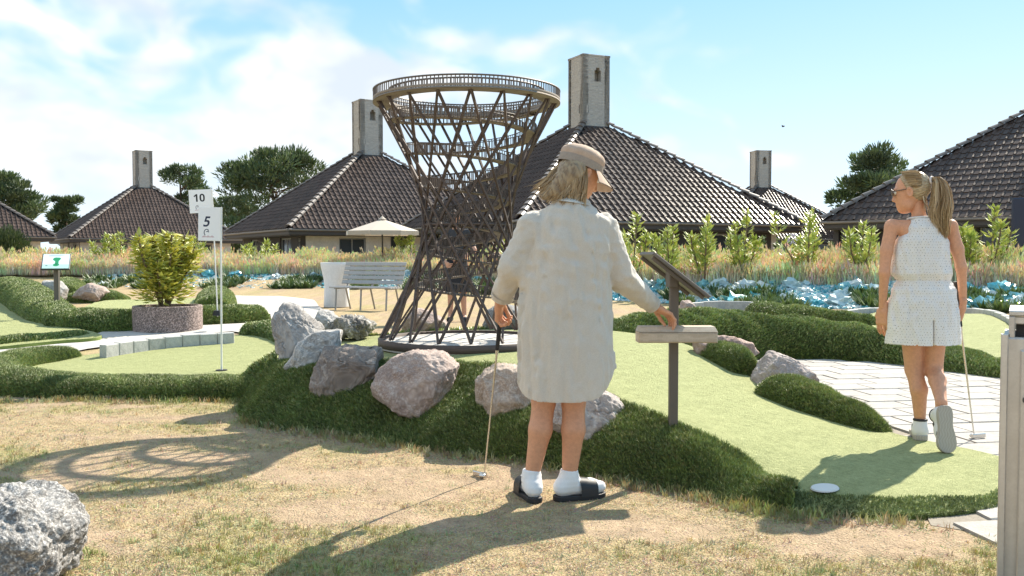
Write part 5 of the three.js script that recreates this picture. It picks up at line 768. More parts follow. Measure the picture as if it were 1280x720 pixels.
// ---- the woman
{
  const o = thing('person', 'woman in a long pale linen shirt and beige cap, one hand on the wooden shelf', 'person', [0.2, 0, -4.45]), X = 0.2, Z = -4.45, pt = (px, py, d = 4.45) => [(px - 640) / FOCAL * d - X, EYE - (py - HORIZON) * d / FOCAL, -d - Z];
  const gy = (x, z) => groundY(x + X, z + Z);
  const J = { hipL: [-0.035, 0.88, 0], hipR: [0.135, 0.88, -0.01], kneeL: [-0.045, 0.475, -0.02], kneeR: [0.100, 0.475, -0.01], ankL: [-0.105, 0.10, 0.0], ankR: [0.078, 0.095, 0.0], shL: [-0.100, 1.328, 0.0], shR: [0.243, 1.318, -0.03], elL: [-0.215, 1.12, -0.03], wrL: [-0.262, 0.945, -0.17], elR: [0.335, 1.075, -0.10], wrR: [0.545, 0.915, -0.315] };
  const bones = [[[0.05, 0.92, 0], 0.15, [0.06, 1.10, 0], 0.13, 0.7], [[0.06, 1.10, 0], 0.13, [0.075, 1.30, -0.01], 0.135, 0.68], [J.shL, 0.058, J.shR, 0.058], [[0.078, 1.38, -0.01], 0.055, [0.105, 1.50, -0.03], 0.052],
    [J.hipL, 0.092, J.kneeL, 0.058], [J.hipR, 0.092, J.kneeR, 0.058], [J.kneeL, 0.056, [-0.062, 0.34, 0.012], 0.056], [[-0.062, 0.34, 0.012], 0.056, J.ankL, 0.034], [J.kneeR, 0.056, [0.098, 0.34, 0.014], 0.056], [[0.098, 0.34, 0.014], 0.056, J.ankR, 0.034],
    [J.ankL, 0.034, [-0.108, 0.055, -0.01], 0.028], [J.ankR, 0.034, [0.088, 0.055, -0.004], 0.028], [J.shL, 0.052, J.elL, 0.042], [J.elL, 0.041, J.wrL, 0.027], [J.shR, 0.052, J.elR, 0.042], [J.elR, 0.041, J.wrR, 0.027]];
  const hd = V(0.86, -0.50, -0.36), headM = frame(V(0.138, 1.578, -0.045), hd, V(0.25, 1, -0.1));
  const hl = V(...J.wrL), hr = V(...J.wrR), shelfTop = 0.757 + 0.0275 + 0.028;
  const skin = join([surfaceNets([-0.36, 0.0, -0.42], [0.66, 1.56, 0.18], 0.0115, bonesField(bones, 0.02)), headGeo.clone().applyMatrix4(headM), handGeo(hl, V(-0.05, -0.75, -0.35), V(0.75, -0.1, 0.25), true, 1.12, 1.1), handGeo(hr, V(0.78, -0.42, -0.30), V(-0.15, -0.95, 0.1), false, [0.62, 0.60, 0.58, 0.5], 1)].map((g) => boxUV(g)));
  mesh('body', skin, skinMat([0.60, 0.30, 0.175]), o);
  for (const s of [-1, 1]) mesh('eye', new THREE.SphereGeometry(0.0125, 14, 10), std({ color: rgb(0.75, 0.73, 0.70), roughness: 0.2 }), o, V(s * 0.031, 0.010, 0.078).applyMatrix4(headM));
  // the shirt dress
  const prof = [[1.47, 0.065, 0.075, 0.09], [1.44, 0.085, 0.085, 0.085], [1.40, 0.135, 0.10, 0.08], [1.34, 0.182, 0.118, 0.075], [1.25, 0.203, 0.14, 0.07], [1.10, 0.213, 0.152, 0.062], [0.92, 0.225, 0.165, 0.058], [0.75, 0.232, 0.172, 0.060], [0.60, 0.236, 0.176, 0.062], [0.44, 0.238, 0.178, 0.064]];
  const at = (y) => { for (let i = 1; i < prof.length; i++) if (y > prof[i][0]) { const a = prof[i - 1], b = prof[i], t = smooth(a[0], b[0], y); return [lerp(a[1], b[1], t), lerp(a[2], b[2], t), lerp(a[3], b[3], t)]; } return prof[prof.length - 1].slice(1); };
  const hem = (x, z) => { const t = clamp(Math.abs((x - 0.06) / 0.235)); return 0.497 + (x > 0.06 ? 0.11 * Math.pow(t, 5) + 0.03 * Math.pow(t, 3) : 0.07 * Math.pow(t, 9)); };
  const sleeves = [[J.shL, 0.072, [-0.19, 1.13, -0.01], 0.068], [[-0.19, 1.13, -0.01], 0.068, [-0.247, 0.985, -0.13], 0.056], [J.shR, 0.074, [0.325, 1.09, -0.085], 0.074], [[0.325, 1.09, -0.085], 0.072, [0.52, 0.935, -0.29], 0.044]];
  const fold = (x, y, z) => 0.006 * n3(x * 8, y * 1.6, z * 8) + 0.008 * n3(x * 19 + 4, y * 2.6, z * 19) + 0.006 * n3(x * 6 + y * 9, y * 12, z * 8 + 2) * smooth(0.6, 1.2, y) + 0.003 * n3(x * 34, y * 16, z * 34);
  const slack = (x, y, z) => 0.0045 * n3(x * 14 + y * 10, y * 20 - x * 8, z * 14) + 0.002 * n3(x * 40, y * 40, z * 40);
  let dress = surfaceNets([-0.36, 0.44, -0.40], [0.60, 1.50, 0.24], 0.0085, (x, y, z) => {
    const [a, b, c] = at(y), tilt = z + 0.02 * (y - 1.0); let d = (Math.hypot((x - c) / a, tilt / b) - 1) * Math.min(a, b) * 0.95 + fold(x, y, z); d = smax(d, y - 1.475, 0.02);
    let s = 1e3; for (const B of sleeves) s = Math.min(s, 1e3) === 1e3 ? boneD(B, x, y, z) : smin(s, boneD(B, x, y, z), 0.03); s += slack(x, y, z) + 0.004 * n3(x * 10, y * 10, z * 10);
    s = Math.max(s, (x - 0.515) * 0.72 + (0.935 - y) * 0.45 + (-0.29 - z) * 0.5, -((y - 0.985) * 0.8 + (z + 0.13) * 0.5 + (x + 0.247) * 0.2) );
    d = Math.max(d, hem(x, z) - y); return smin(d, s, 0.022);
  });
  dress = openHem(dress, (x, y, z) => y < hem(x, z) + 0.006 && y < 0.75);
  const weave = layered(512, [[256, 1], [170, 1]], 140), linen = phys({ map: texture(512, (i) => { const x = i % 512, y = Math.floor(i / 512), s = weave[y * 512 + x]; return mix3([0.63, 0.59, 0.52], [0.73, 0.69, 0.615], s); }, 3), bumpMap: clothTex, bumpScale: 0.0012, roughness: 0.92, sheen: 0.25, sheenRoughness: 0.6, transmission: 0.22, thickness: 0, side: THREE.DoubleSide });
  const dm = mesh('shirt_dress', boxUV(dress), linen, o);
  { // collar, yoke seam and cuffs
    const col = []; for (let i = 0; i <= 40; i++) { const a = i / 40 * 6.283, x = 0.09 + Math.cos(a) * 0.066, z = -0.012 + Math.sin(a) * 0.075; col.push([V(x, 1.425 - 0.01 * Math.cos(a), z), V(x + Math.cos(a) * 0.004, 1.462 - 0.014 * Math.cos(a), z + Math.sin(a) * 0.004), V(x + Math.cos(a) * 0.026, 1.436 - 0.014 * Math.cos(a), z + Math.sin(a) * 0.026)]); } mesh('collar', gridSurface(col), linen, dm);
    for (const [p, q, r] of [[[0.50, 0.950, -0.27], [0.527, 0.929, -0.297], 0.046], [[-0.243, 1.0, -0.118], [-0.249, 0.978, -0.137], 0.058]]) mesh('cuff', new THREE.CylinderGeometry(r, r * 1.02, V(...p).distanceTo(V(...q)), 28, 1, true).applyQuaternion(new THREE.Quaternion().setFromUnitVectors(V(0, 1, 0), V(...q).sub(V(...p)).normalize())).translate((p[0] + q[0]) / 2, (p[1] + q[1]) / 2, (p[2] + q[2]) / 2), linen, dm);
  }
  { // hair blown to the left under the cap
    const r = rng(15), list = [], inv = (v) => v.applyMatrix4(headM), mass = surfaceNets([-0.09, 1.41, -0.17], [0.26, 1.70, 0.12], 0.007, (x, y, z) => smax(smin(smin(ell(x, y, z, [0.115, 1.595, -0.035], [0.087, 0.09, 0.093]), boneD([[0.085, 1.56, 0.005], 0.064, [0.03, 1.482, 0.02], 0.040], x, y, z), 0.05), boneD([[0.04, 1.535, 0.01], 0.045, [-0.045, 1.465, 0.02], 0.016], x, y, z), 0.04), x - 0.155 + Math.max(0, y - 1.62), 0.015) + 0.004 * n3(x * 60 + y * 30, y * 8, z * 60));
    paint(mass, (x, y, z) => mix3([0.20, 0.135, 0.075], [0.46, 0.35, 0.21], clamp(0.5 + 0.7 * n3(x * 70 + y * 25, y * 6, z * 70)))); mesh('hair', mass, hairMat, o);
    for (let i = 0; i < 1900; i++) { const a = lerp(-2.5, 1.4, r()), y0 = 1.615 + 0.02 * r() - 0.03 * Math.cos(a + 0.6), root = V(0.125 + Math.cos(a + Math.PI / 2 + 0.35) * 0.088, y0, -0.04 + Math.sin(a + Math.PI / 2 + 0.35) * 0.090), left = smooth(0.08, -0.06, root.x - 0.08) * Math.sqrt(r()); if (root.x > 0.158) continue; const drop = 0.12 + 0.07 * r(), out = V(root.x - 0.12, 0, root.z + 0.04).normalize();
      const mid = root.clone().addScaledVector(out, 0.012 + 0.012 * r()).add(V(-0.045 * left - 0.008, -drop * 0.5, 0)), tip = root.clone().addScaledVector(out, 0.005 + 0.02 * r()).add(V(-0.012 - 0.12 * left * r() - 0.02 * r(), -drop * (1 - 0.12 * left), 0.01 * r())); if (r() < 0.03) tip.add(V(-0.06 * r(), 0.05 * (r() - 0.3), 0.02 * r())); list.push([root, mid, tip]); }
    mesh('hair_strands', strands(list, 0.0055, blonde), hairMat, o);
  }
  { // flat cap with band and peak
    const felt = std({ map: tint(grainA, [0.36, 0.265, 0.20], [0.50, 0.38, 0.295], 8), roughness: 0.95 }), bandM = std({ map: tint(grainA, [0.24, 0.20, 0.165], [0.33, 0.28, 0.235], 8), roughness: 0.9 });
    const capM = frame(V(0.136, 1.632, -0.052), V(0.88, -0.36, -0.32), V(0.3, 1, -0.1)), G = (g) => g.applyMatrix4(capM), crown = [], S = 48;
    for (let i = 0; i <= 14; i++) { const t = i / 14, row = []; for (let k = 0; k <= S; k++) { const a = k / S * 6.2832, pleat = 1 + 0.03 * Math.sin(a * 9) * Math.sin(Math.PI * t), puff = i < 1 ? 1 : 1 + 0.10 * Math.sin(Math.PI * Math.min(1, t * 1.3)), R = Math.cos(t * Math.PI / 2) * puff * pleat; row.push(V(Math.cos(a) * 0.096 * R, 0.012 + 0.076 * Math.pow(Math.sin(t * Math.PI / 2), 0.85) + 0.003 * n3(Math.cos(a) * 3, t * 4, Math.sin(a) * 3), Math.sin(a) * 0.112 * R)); } crown.push(row); }
    const cap = mesh('cap', G(gridSurface(crown)), felt, o); felt.side = THREE.DoubleSide; bandM.side = THREE.DoubleSide;
    const band = []; for (let k = 0; k <= S; k++) { const a = k / S * 6.2832, x = Math.cos(a) * 0.0985, z = Math.sin(a) * 0.1145; band.push([V(x, -0.024, z), V(x * 1.012, -0.006, z * 1.012), V(x, 0.014, z)]); } mesh('band', G(gridSurface(band)), bandM, cap);
    const peak = []; for (let i = 0; i <= 16; i++) { const a = lerp(-1.15, 1.15, i / 16), row = []; for (let k = 0; k <= 6; k++) { const t = k / 6, R = 0.112 + 0.082 * t * Math.pow(Math.cos(a * 0.95), 0.6); row.push(V(Math.sin(a) * R * 0.93, -0.016 - 0.050 * t - 0.018 * (a * a) * 0.5 * t, Math.cos(a) * R)); } peak.push(row); }
    const pk = gridSurface(peak), pk2 = pk.clone().translate(0, -0.004, 0); mesh('peak', G(join([pk, pk2])), felt, cap);
  }
  const sock = std({ map: tint(grainA, [0.70, 0.70, 0.70], [0.80, 0.80, 0.79], 10), roughness: 0.95 }), slide = std({ color: rgb(0.018, 0.018, 0.02), roughness: 0.55 });
  for (const [ank, toe, lab] of [[J.ankL, [-0.15, 0.045, -0.155], 'L'], [J.ankR, [0.245, 0.045, -0.055], 'R']]) {
    const dir = V(toe[0] - ank[0], 0, toe[2] - ank[2]).normalize(), heel = [ank[0] - dir.x * 0.035, 0.058, ank[2] - dir.z * 0.035], ball = [ank[0] + dir.x * 0.11, 0.048, ank[2] + dir.z * 0.11], tp = [ank[0] + dir.x * 0.165, 0.046, ank[2] + dir.z * 0.165], g0 = gy(ank[0], ank[2]);
    const sg = surfaceNets([ank[0] - 0.25, 0.0, ank[2] - 0.25], [ank[0] + 0.25, 0.20, ank[2] + 0.25], 0.0065, (x, y, z) => smax(bonesField([[[ank[0] * 1, 0.19, ank[2]], 0.043, ank, 0.041], [ank, 0.041, heel, 0.036], [heel, 0.036, ball, 0.036], [ball, 0.036, tp, 0.028]], 0.035)(x, y, z) + 0.0008 * Math.sin(y * 260), y - 0.145, 0.008)); mesh('sock', boxUV(sg), sock, o);
    const sole = new THREE.Shape(), side = V(-dir.z, 0, dir.x); sole.moveTo(-0.055, -0.034); sole.bezierCurveTo(-0.085, -0.02, -0.085, 0.02, -0.055, 0.034); sole.bezierCurveTo(0.0, 0.032, 0.08, 0.052, 0.14, 0.046); sole.bezierCurveTo(0.205, 0.035, 0.205, -0.03, 0.14, -0.046); sole.bezierCurveTo(0.08, -0.050, 0.0, -0.032, -0.055, -0.034);
    const M = new THREE.Matrix4().makeBasis(dir, V(dir.z, 0, -dir.x), V(0, 1, 0)).setPosition(ank[0], g0 + 0.004, ank[2]), sl = mesh('slide_sandal', new THREE.ExtrudeGeometry(sole, { depth: 0.018, bevelEnabled: true, bevelSize: 0.004, bevelThickness: 0.004, bevelSegments: 2 }).translate(0, 0, 0.001).applyMatrix4(M), slide, o);
    const strap = []; for (let i = 0; i <= 8; i++) { const u = lerp(0.045, 0.135, i / 8), row = []; for (let k = 0; k <= 14; k++) { const a = Math.PI * k / 14; row.push(V(u, Math.cos(a) * 0.053, 0.016 + Math.pow(Math.sin(a), 0.6) * lerp(0.088, 0.074, i / 8)).applyMatrix4(M)); } strap.push(row); } slide.side = THREE.DoubleSide; mesh('strap', gridSurface(strap), slide, sl);
  }
  const tip = onHeight(605, 597, 0); tip.y = groundY(tip.x, tip.z) + 0.004; putter('steel putter with black grip in the left hand of the woman', tip, V(X - 0.262 + 0.012, 0.955, Z - 0.245), 2.4);
}
// ---- the girl
{
  const B0 = [2.4, 0.093, -5.4], o = thing('person', 'girl with a blonde ponytail in a white dotted playsuit walking towards the paving', 'person', B0);
  const J = { hipL: [-0.055, 0.80, 0], hipR: [0.09, 0.80, 0], kneeL: [-0.020, 0.415, -0.03], kneeR: [0.085, 0.415, 0.0], ankL: [0.028, 0.085, -0.04], ankR: [0.012, 0.262, 0.26], shL: [-0.175, 1.262, 0], shR: [0.168, 1.262, 0], elL: [-0.222, 0.99, 0.02], wrL: [-0.208, 0.765, -0.04], elR: [0.222, 1.02, 0.03], wrR: [0.262, 0.80, -0.02] };
  const bones = [[[0.018, 0.83, 0], 0.125, [0.0, 1.0, 0], 0.098, 0.72], [[0.0, 1.0, 0], 0.098, [-0.005, 1.18, 0], 0.118, 0.68], [J.shL, 0.038, J.shR, 0.038], [[-0.09, 1.235, 0.008], 0.050, [0.085, 1.235, 0.008], 0.050, 0.75], [[-0.006, 1.26, 0.0], 0.042, [-0.025, 1.40, -0.01], 0.039],
    [J.hipL, 0.078, J.kneeL, 0.049], [J.hipR, 0.078, J.kneeR, 0.049], [J.kneeL, 0.047, [0.0, 0.30, 0.0], 0.047], [[0.0, 0.30, 0.0], 0.047, J.ankL, 0.029], [J.kneeR, 0.047, [0.062, 0.365, 0.10], 0.046], [[0.062, 0.365, 0.10], 0.046, J.ankR, 0.029], [J.ankL, 0.029, [0.05, 0.05, -0.1], 0.028], [J.ankR, 0.029, [0.01, 0.19, 0.245], 0.027],
    [J.shL, 0.039, [-0.208, 1.12, 0.01], 0.035], [[-0.208, 1.12, 0.01], 0.035, J.elL, 0.029], [J.elL, 0.030, J.wrL, 0.020], [J.shR, 0.039, [0.203, 1.13, 0.015], 0.035], [[0.203, 1.13, 0.015], 0.035, J.elR, 0.029], [J.elR, 0.030, J.wrR, 0.020]];
  const headM = frame(V(-0.058, 1.462, -0.02), V(-0.80, -0.14, -0.50), V(0, 1, 0)); 
  const skin = join([surfaceNets([-0.30, 0.0, -0.20], [0.32, 1.46, 0.36], 0.0105, bonesField(bones, 0.017)), headGeo.clone().applyMatrix4(headM), handGeo(V(...J.wrL), V(0.03, -1, -0.05), V(0.75, 0, -0.5), true, 0.32, 0.4).translate(0, 0.01, 0), handGeo(V(...J.wrR), V(0.0, -0.95, -0.3), V(-0.75, -0.1, -0.5), false, 1.05, 1)].map((g) => boxUV(g)));
  mesh('body', skin, skinMat([0.58, 0.285, 0.165]), o);
  for (const s of [-1, 1]) mesh('eye', new THREE.SphereGeometry(0.012, 14, 10), std({ color: rgb(0.75, 0.73, 0.70), roughness: 0.2 }), o, V(s * 0.031, 0.010, 0.078).applyMatrix4(headM));
  // playsuit: white with small dots
  const dots = (() => { const S = 512, v = new Uint8Array(S * S), r = rng(21); for (let j = 0; j < 22; j++) for (let i = 0; i < 22; i++) { const x = (i + 0.5 * (j % 2) + 0.25 + (r() - 0.5) * 0.3) * S / 22, y = (j + 0.5 + (r() - 0.5) * 0.3) * S / 22, q = 2.1 + r() * 1.3, k = r() < 0.4 ? 1 : r() < 0.75 ? 2 : 3; for (let b = -5; b <= 5; b++) for (let a = -5; a <= 5; a++) if (a * a + b * b < q * q) v[((Math.round(y) + b + S) % S) * S + (Math.round(x) + a + S) % S] = k; } return texture(S, (i) => [[0.84, 0.83, 0.81], [0.18, 0.19, 0.22], [0.40, 0.31, 0.18], [0.36, 0.40, 0.46]][v[i]].map((c) => c * (0.94 + 0.08 * grainA[i])), 2.9); })();
  const cloth = phys({ map: dots, bumpMap: clothTex, bumpScale: 0.0008, roughness: 0.9, transmission: 0.2, thickness: 0, side: THREE.DoubleSide });
  const wrinkle = (x, y, z) => 0.006 * n3(x * 18, y * 4, z * 18) + 0.004 * n3(x * 30, y * 12, z * 30);
  const prof = [[1.37, 0.05, 0.055], [1.31, 0.075, 0.075], [1.24, 0.115, 0.10], [1.16, 0.150, 0.115], [1.05, 0.163, 0.118], [0.985, 0.172, 0.120], [0.965, 0.160, 0.108], [0.945, 0.150, 0.10], [0.925, 0.163, 0.11], [0.88, 0.183, 0.125], [0.80, 0.198, 0.135], [0.70, 0.206, 0.14], [0.5, 0.21, 0.145]];
  const at = (y) => { for (let i = 1; i < prof.length; i++) if (y > prof[i][0]) { const a = prof[i - 1], b = prof[i], t = smooth(a[0], b[0], y); return [lerp(a[1], b[1], t), lerp(a[2], b[2], t)]; } return [0.21, 0.145]; };
  let suit = surfaceNets([-0.26, 0.5, -0.2], [0.28, 1.38, 0.2], 0.0068, (x, y, z) => {
    const [a, b] = at(y), cx = lerp(0.018, 0.0, smooth(0.85, 1.1, y)); let d = (Math.hypot((x - cx) / a, z / b) - 1) * b * 0.95 + wrinkle(x, y, z) + (Math.abs(y - 0.945) < 0.03 ? 0.002 * Math.sin(y * 420) : 0);
    const ax = Math.abs(x), halter = (ax - 0.062) * 0.90 - (1.312 - y) * 0.66; d = smax(d, halter, 0.012);
    d = Math.max(d, 0.560 + 0.012 * Math.sin(x * 30) - y); if (y < 0.72) d = smax(d, 0.003 + (0.72 - y) * 0.02 - Math.abs(x - 0.02), 0.012); return Math.max(d, y - 1.308 - 0.25 * x * x); });
  suit = openHem(suit, (x, y, z) => y < 0.578); mesh('playsuit', boxUV(suit), cloth, o);
  mesh('neck_band', new THREE.TorusGeometry(0.064, 0.0065, 8, 40).rotateX(Math.PI / 2 - 0.12).scale(1.02, 1, 0.98).translate(-0.010, 1.306, -0.002), cloth, o);
  { // hair drawn back into a ponytail
    const hf = (x, y, z) => { let d = ell(x, y, z, [0, 0.028, -0.014], [0.079, 0.0945, 0.1005]); d = smax(d, Math.min(z - 0.028 - 0.45 * (y - 0.06), 1), 0.01); d = smax(d, -0.075 - y + Math.max(0, z) * 0.8, 0.01); d = smax(d, -(y + 0.03) - 0.9 * (0.012 - z) + (Math.abs(x) > 0.05 ? 0.012 : -0.02), 0.02); return d + 0.0022 * Math.sin((Math.atan2(y - 0.02, x) * 40) + 6 * n3(x * 20, y * 20, z * 20)); };
    const hg = surfaceNets([-0.11, -0.12, -0.14], [0.11, 0.15, 0.13], 0.0042, hf); paint(hg, (x, y, z) => mix3([0.29, 0.20, 0.11], [0.62, 0.49, 0.30], clamp(0.5 + 0.6 * n3(Math.atan2(y - 0.02, x) * 14, z * 6, 2) + 0.3 * n3(x * 90, y * 90, z * 30)))); mesh('hair', hg.applyMatrix4(headM), hairMat, o);
    const tie = V(0.0, 0.045, -0.112).applyMatrix4(headM), r = rng(19), list = [];
    for (let i = 0; i < 1300; i++) { const v = randDir(r).multiplyScalar(0.016), root = tie.clone().add(v), L = 0.17 + 0.17 * Math.pow(r(), 0.7), s = (r() + r() - 1), q = (r() + r() - 1); list.push([root, tie.clone().add(V(0.030 + 0.026 * s, 0.004 + 0.014 * r(), 0.03 + 0.022 * q)), tie.clone().add(V(0.046 + 0.060 * s, -L * 0.40 + 0.01 * q, 0.045 + 0.040 * q)), tie.clone().add(V(0.040 + 0.064 * s + 0.012 * Math.sin(L * 60), -L * 0.72, 0.045 + 0.034 * q)), tie.clone().add(V(0.062 + 0.030 * s + 0.03 * (r() - 0.5), -L, 0.035 + 0.02 * q))]); }
    for (let i = 0; i < 420; i++) { const a = lerp(-1.9, 1.9, r()), root = V(Math.sin(a) * 0.080, 0.045 + Math.cos(a) * 0.082, 0.035 - 0.03 * Math.abs(a) + 0.01 * r()), mid = V(Math.sin(a) * 0.083, 0.040 + Math.cos(a) * 0.075, -0.055), e = V((r() - 0.5) * 0.02, 0.045 + (r() - 0.5) * 0.02, -0.108); list.push([root, mid, e].map((p) => p.applyMatrix4(headM))); }
    for (let i = 0; i < 46; i++) { const root = V((r() - 0.5) * 0.12, -0.03 - 0.03 * r(), -0.07).applyMatrix4(headM); list.push([root, root.clone().add(V(0.01 * (r() - 0.5), -0.03, 0.012)), root.clone().add(V(0.03 * (r() - 0.5), -0.07 * r() - 0.02, 0.02))]); }
    mesh('ponytail', strands(list, 0.0052, blonde), hairMat, o); mesh('hair_tie', new THREE.TorusGeometry(0.02, 0.007, 8, 24).applyMatrix4(frame(tie.clone().add(V(0.006, 0.002, 0.01)), V(0.6, 0.1, 0.75), V(0, 1, 0))), std({ color: rgb(0.62, 0.55, 0.52), roughness: 0.7 }), o);
  }
  { // sunglasses
    const dark = phys({ color: rgb(0.02, 0.018, 0.016), roughness: 0.12 }), rim = std({ color: rgb(0.10, 0.07, 0.05), roughness: 0.35 }), gg = []; for (const s of [-1, 1]) { gg.push(new THREE.CylinderGeometry(0.024, 0.024, 0.004, 24).rotateX(Math.PI / 2).scale(1.08, 0.86, 1).rotateY(s * 0.22).translate(s * 0.033, 0.010, 0.096)); }
    const gl = mesh('sunglasses', join([bar(V(-0.08, 0.016, 0.0), V(-0.06, 0.016, 0.088), 0.003, 6), bar(V(0.08, 0.016, 0.0), V(0.06, 0.016, 0.088), 0.003, 6), bar(V(-0.012, 0.018, 0.101), V(0.012, 0.018, 0.101), 0.003, 6), ...[-1, 1].map((s) => new THREE.TorusGeometry(0.0245, 0.003, 8, 28).scale(1.08, 0.86, 1).rotateY(s * 0.22).translate(s * 0.033, 0.010, 0.097))]).applyMatrix4(headM), rim, o); gg.forEach((g) => mesh('lens', g.applyMatrix4(headM), dark, gl));
  }
  { // trainers: the left one flat, the right one on its toe with the sole towards us
    const white = std({ color: rgb(0.68, 0.66, 0.63), roughness: 0.7 }), black = std({ color: rgb(0.02, 0.02, 0.022), roughness: 0.7 }), soleM = std({ map: (() => { const S = 256; return texture(S, (i) => { const x = i % S, y = Math.floor(i / S), k = Math.sin(y * 0.42 + 2.2 * Math.sin(x * 0.06)); return mix3([0.30, 0.265, 0.22], [0.46, 0.415, 0.355], clamp(0.5 + 0.5 * k)); }, 7); })(), roughness: 0.85 });
    const outline = () => { const s = new THREE.Shape(); s.moveTo(-0.115, 0); s.bezierCurveTo(-0.118, 0.048, -0.05, 0.036, -0.01, 0.034); s.bezierCurveTo(0.04, 0.034, 0.06, 0.056, 0.10, 0.049); s.bezierCurveTo(0.158, 0.036, 0.150, -0.045, 0.09, -0.047); s.bezierCurveTo(0.03, -0.045, 0.02, -0.032, -0.02, -0.034); s.bezierCurveTo(-0.08, -0.042, -0.118, -0.044, -0.115, 0); return s; };
    const shoe = (M) => { const sole = mesh('shoe_sole', boxUV(new THREE.ExtrudeGeometry(outline(), { depth: 0.022, bevelEnabled: true, bevelSize: 0.004, bevelThickness: 0.004, bevelSegments: 2 })).applyMatrix4(M), soleM, o), up = surfaceNets([-0.14, -0.07, 0.01], [0.17, 0.07, 0.14], 0.006, (x, y, z) => smax(bonesField([[[-0.07, 0, 0.05], 0.040, [-0.062, 0, 0.105], 0.038], [[-0.07, 0, 0.045], 0.040, [0.02, 0, 0.05], 0.040], [[0.02, 0, 0.05], 0.038, [0.10, 0.002, 0.035], 0.036]], 0.03)(x, y, z), z - 0.115, 0.005)); mesh('shoe_upper', boxUV(up).applyMatrix4(M), white, o); mesh('shoe_collar', new THREE.TorusGeometry(0.034, 0.008, 8, 24).translate(-0.062, 0, 0.112).applyMatrix4(M), black, o); mesh('shoe_stripe', join([box(0.075, 0.003, 0.022, 0.001).rotateY(0.5).translate(0.01, 0.041, 0.05), box(0.075, 0.003, 0.022, 0.001).rotateY(0.5).translate(0.01, -0.041, 0.05)]).applyMatrix4(M), black, o); };
    const gl = Math.max(greenH(B0[0] + 0.03, B0[2] - 0.1), paveH(2.43, -5.5)) - B0[1];
    shoe(new THREE.Matrix4().makeBasis(V(0.36, 0, -0.93).normalize(), V(-0.93, 0, -0.36).normalize(), V(0, 1, 0)).setPosition(0.045, gl + 0.006, -0.085));
    shoe(new THREE.Matrix4().makeBasis(V(0.02, -0.985, 0.17).normalize(), V(-1, -0.02, 0).normalize(), V(0, -0.17, -0.985).normalize()).setPosition(0.006, 0.142, 0.335));
  }
  const tip = onHeight(1218, 549, 0.083); tip.y = paveH(tip.x, tip.z) + 0.004; putter('steel putter held low in the right hand of the girl', tip, V(B0[0] + 0.232, B0[1] + 0.93, B0[2] - 0.06), 0.3);
}
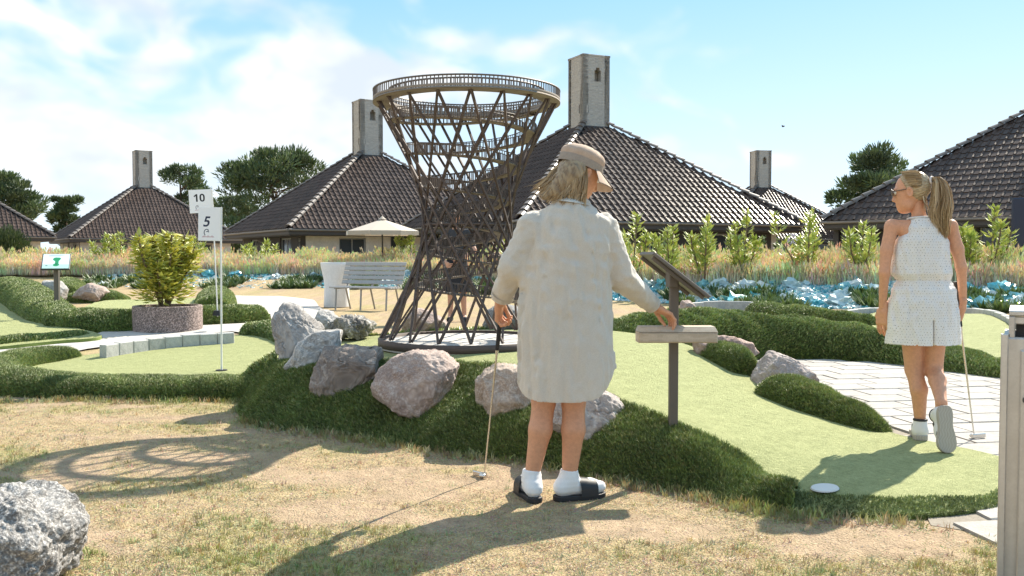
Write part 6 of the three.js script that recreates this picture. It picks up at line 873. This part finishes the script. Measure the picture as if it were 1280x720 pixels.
// ---- the person behind the tower
{
  const p = onGround(571, 402), o = thing('person', 'person in dark grey top and black skirt seen through the lattice tower', 'person', [p.x, p.y, p.z], 0), skin = [[[0, 0.92, 0], 0.13, [0, 1.3, 0], 0.13, 0.7], [[-0.17, 1.38, 0], 0.05, [0.17, 1.38, 0], 0.05], [[0, 1.4, 0], 0.05, [-0.02, 1.52, 0.02], 0.05], [[-0.08, 0.88, 0], 0.085, [-0.09, 0.47, 0.02], 0.055], [[0.08, 0.88, 0], 0.085, [0.10, 0.47, 0.02], 0.055], [[-0.09, 0.47, 0.02], 0.055, [-0.10, 0.09, 0], 0.034], [[0.10, 0.47, 0.02], 0.055, [0.12, 0.09, 0], 0.034], [[-0.1, 0.06, 0], 0.04, [-0.11, 0.045, 0.14], 0.035], [[0.12, 0.06, 0], 0.04, [0.14, 0.045, 0.14], 0.035], [[-0.18, 1.37, 0], 0.048, [-0.25, 1.10, 0.02], 0.04], [[-0.25, 1.10, 0.02], 0.04, [-0.17, 0.92, 0.18], 0.028], [[0.18, 1.37, 0], 0.048, [0.27, 1.12, 0.04], 0.04], [[0.27, 1.12, 0.04], 0.04, [0.10, 0.98, 0.2], 0.028]];
  const hm = frame(V(-0.03, 1.62, 0.03), V(-0.3, -0.25, 1), V(0, 1, 0));
  mesh('body', join([surfaceNets([-0.36, 0, -0.2], [0.36, 1.6, 0.3], 0.016, bonesField(skin, 0.035)), headGeo.clone().applyMatrix4(hm), handGeo(V(-0.17, 0.92, 0.18), V(0.5, -0.3, 0.6), V(0.5, 0, -0.6), true, 0.7), handGeo(V(0.10, 0.98, 0.2), V(-0.7, -0.2, 0.3), V(-0.2, 0, -0.9), false, 0.7)].map((g) => boxUV(g))), skinMat([0.52, 0.28, 0.19]), o);
  const dark = std({ map: tint(grainB, [0.030, 0.030, 0.034], [0.055, 0.055, 0.06], 5), roughness: 0.95 }), black = std({ color: rgb(0.022, 0.022, 0.026), roughness: 0.95 });
  mesh('top', boxUV(surfaceNets([-0.36, 0.85, -0.2], [0.36, 1.5, 0.2], 0.014, (x, y, z) => smax(bonesField([[[0, 0.95, 0], 0.155, [0, 1.3, 0], 0.15, 0.72], [[-0.17, 1.38, 0], 0.066, [0.17, 1.38, 0], 0.066], [[-0.18, 1.37, 0], 0.064, [-0.225, 1.18, 0.01], 0.062], [[0.18, 1.37, 0], 0.064, [0.24, 1.2, 0.02], 0.062]], 0.03)(x, y, z) + 0.006 * n3(x * 12, y * 6, z * 12), 0.87 - y, 0.01))), dark, o);
  mesh('skirt', boxUV(openHem(surfaceNets([-0.3, 0.42, -0.25], [0.3, 1.0, 0.25], 0.014, (x, y, z) => smax(Math.hypot(x / (0.16 + (0.98 - y) * 0.14), z / (0.12 + (0.98 - y) * 0.14)) * 0.15 - 0.15 + 0.005 * n3(x * 20, y * 4, z * 20), Math.max(0.46 - y, y - 0.97), 0.01)), (x, y) => y < 0.475)), black, o);
  const hg = surfaceNets([-0.12, -0.2, -0.15], [0.12, 0.16, 0.12], 0.009, (x, y, z) => smax(smin(ell(x, y, z, [0, 0.03, -0.015], [0.084, 0.098, 0.104]), boneD([[0, 0, -0.07], 0.06, [0, -0.13, -0.07], 0.045], x, y, z), 0.04), z - 0.04 - 0.4 * (y - 0.06), 0.01)); paint(hg, (x, y, z) => mix3([0.05, 0.03, 0.02], [0.12, 0.075, 0.045], clamp(0.5 + n3(x * 60, y * 10, z * 60)))); mesh('hair', hg.applyMatrix4(hm), hairMat, o);
  mesh('shoe', surfaceNets([-0.2, -0.01, -0.1], [-0.02, 0.12, 0.22], 0.012, bonesField([[[-0.1, 0.045, -0.02], 0.048, [-0.11, 0.04, 0.15], 0.042]], 0.02)), black, o); mesh('shoe', surfaceNets([0.04, -0.01, -0.1], [0.24, 0.12, 0.22], 0.012, bonesField([[[0.12, 0.045, -0.02], 0.048, [0.14, 0.04, 0.15], 0.042]], 0.02)), black, o);
}
renderer.render(scene, camera);
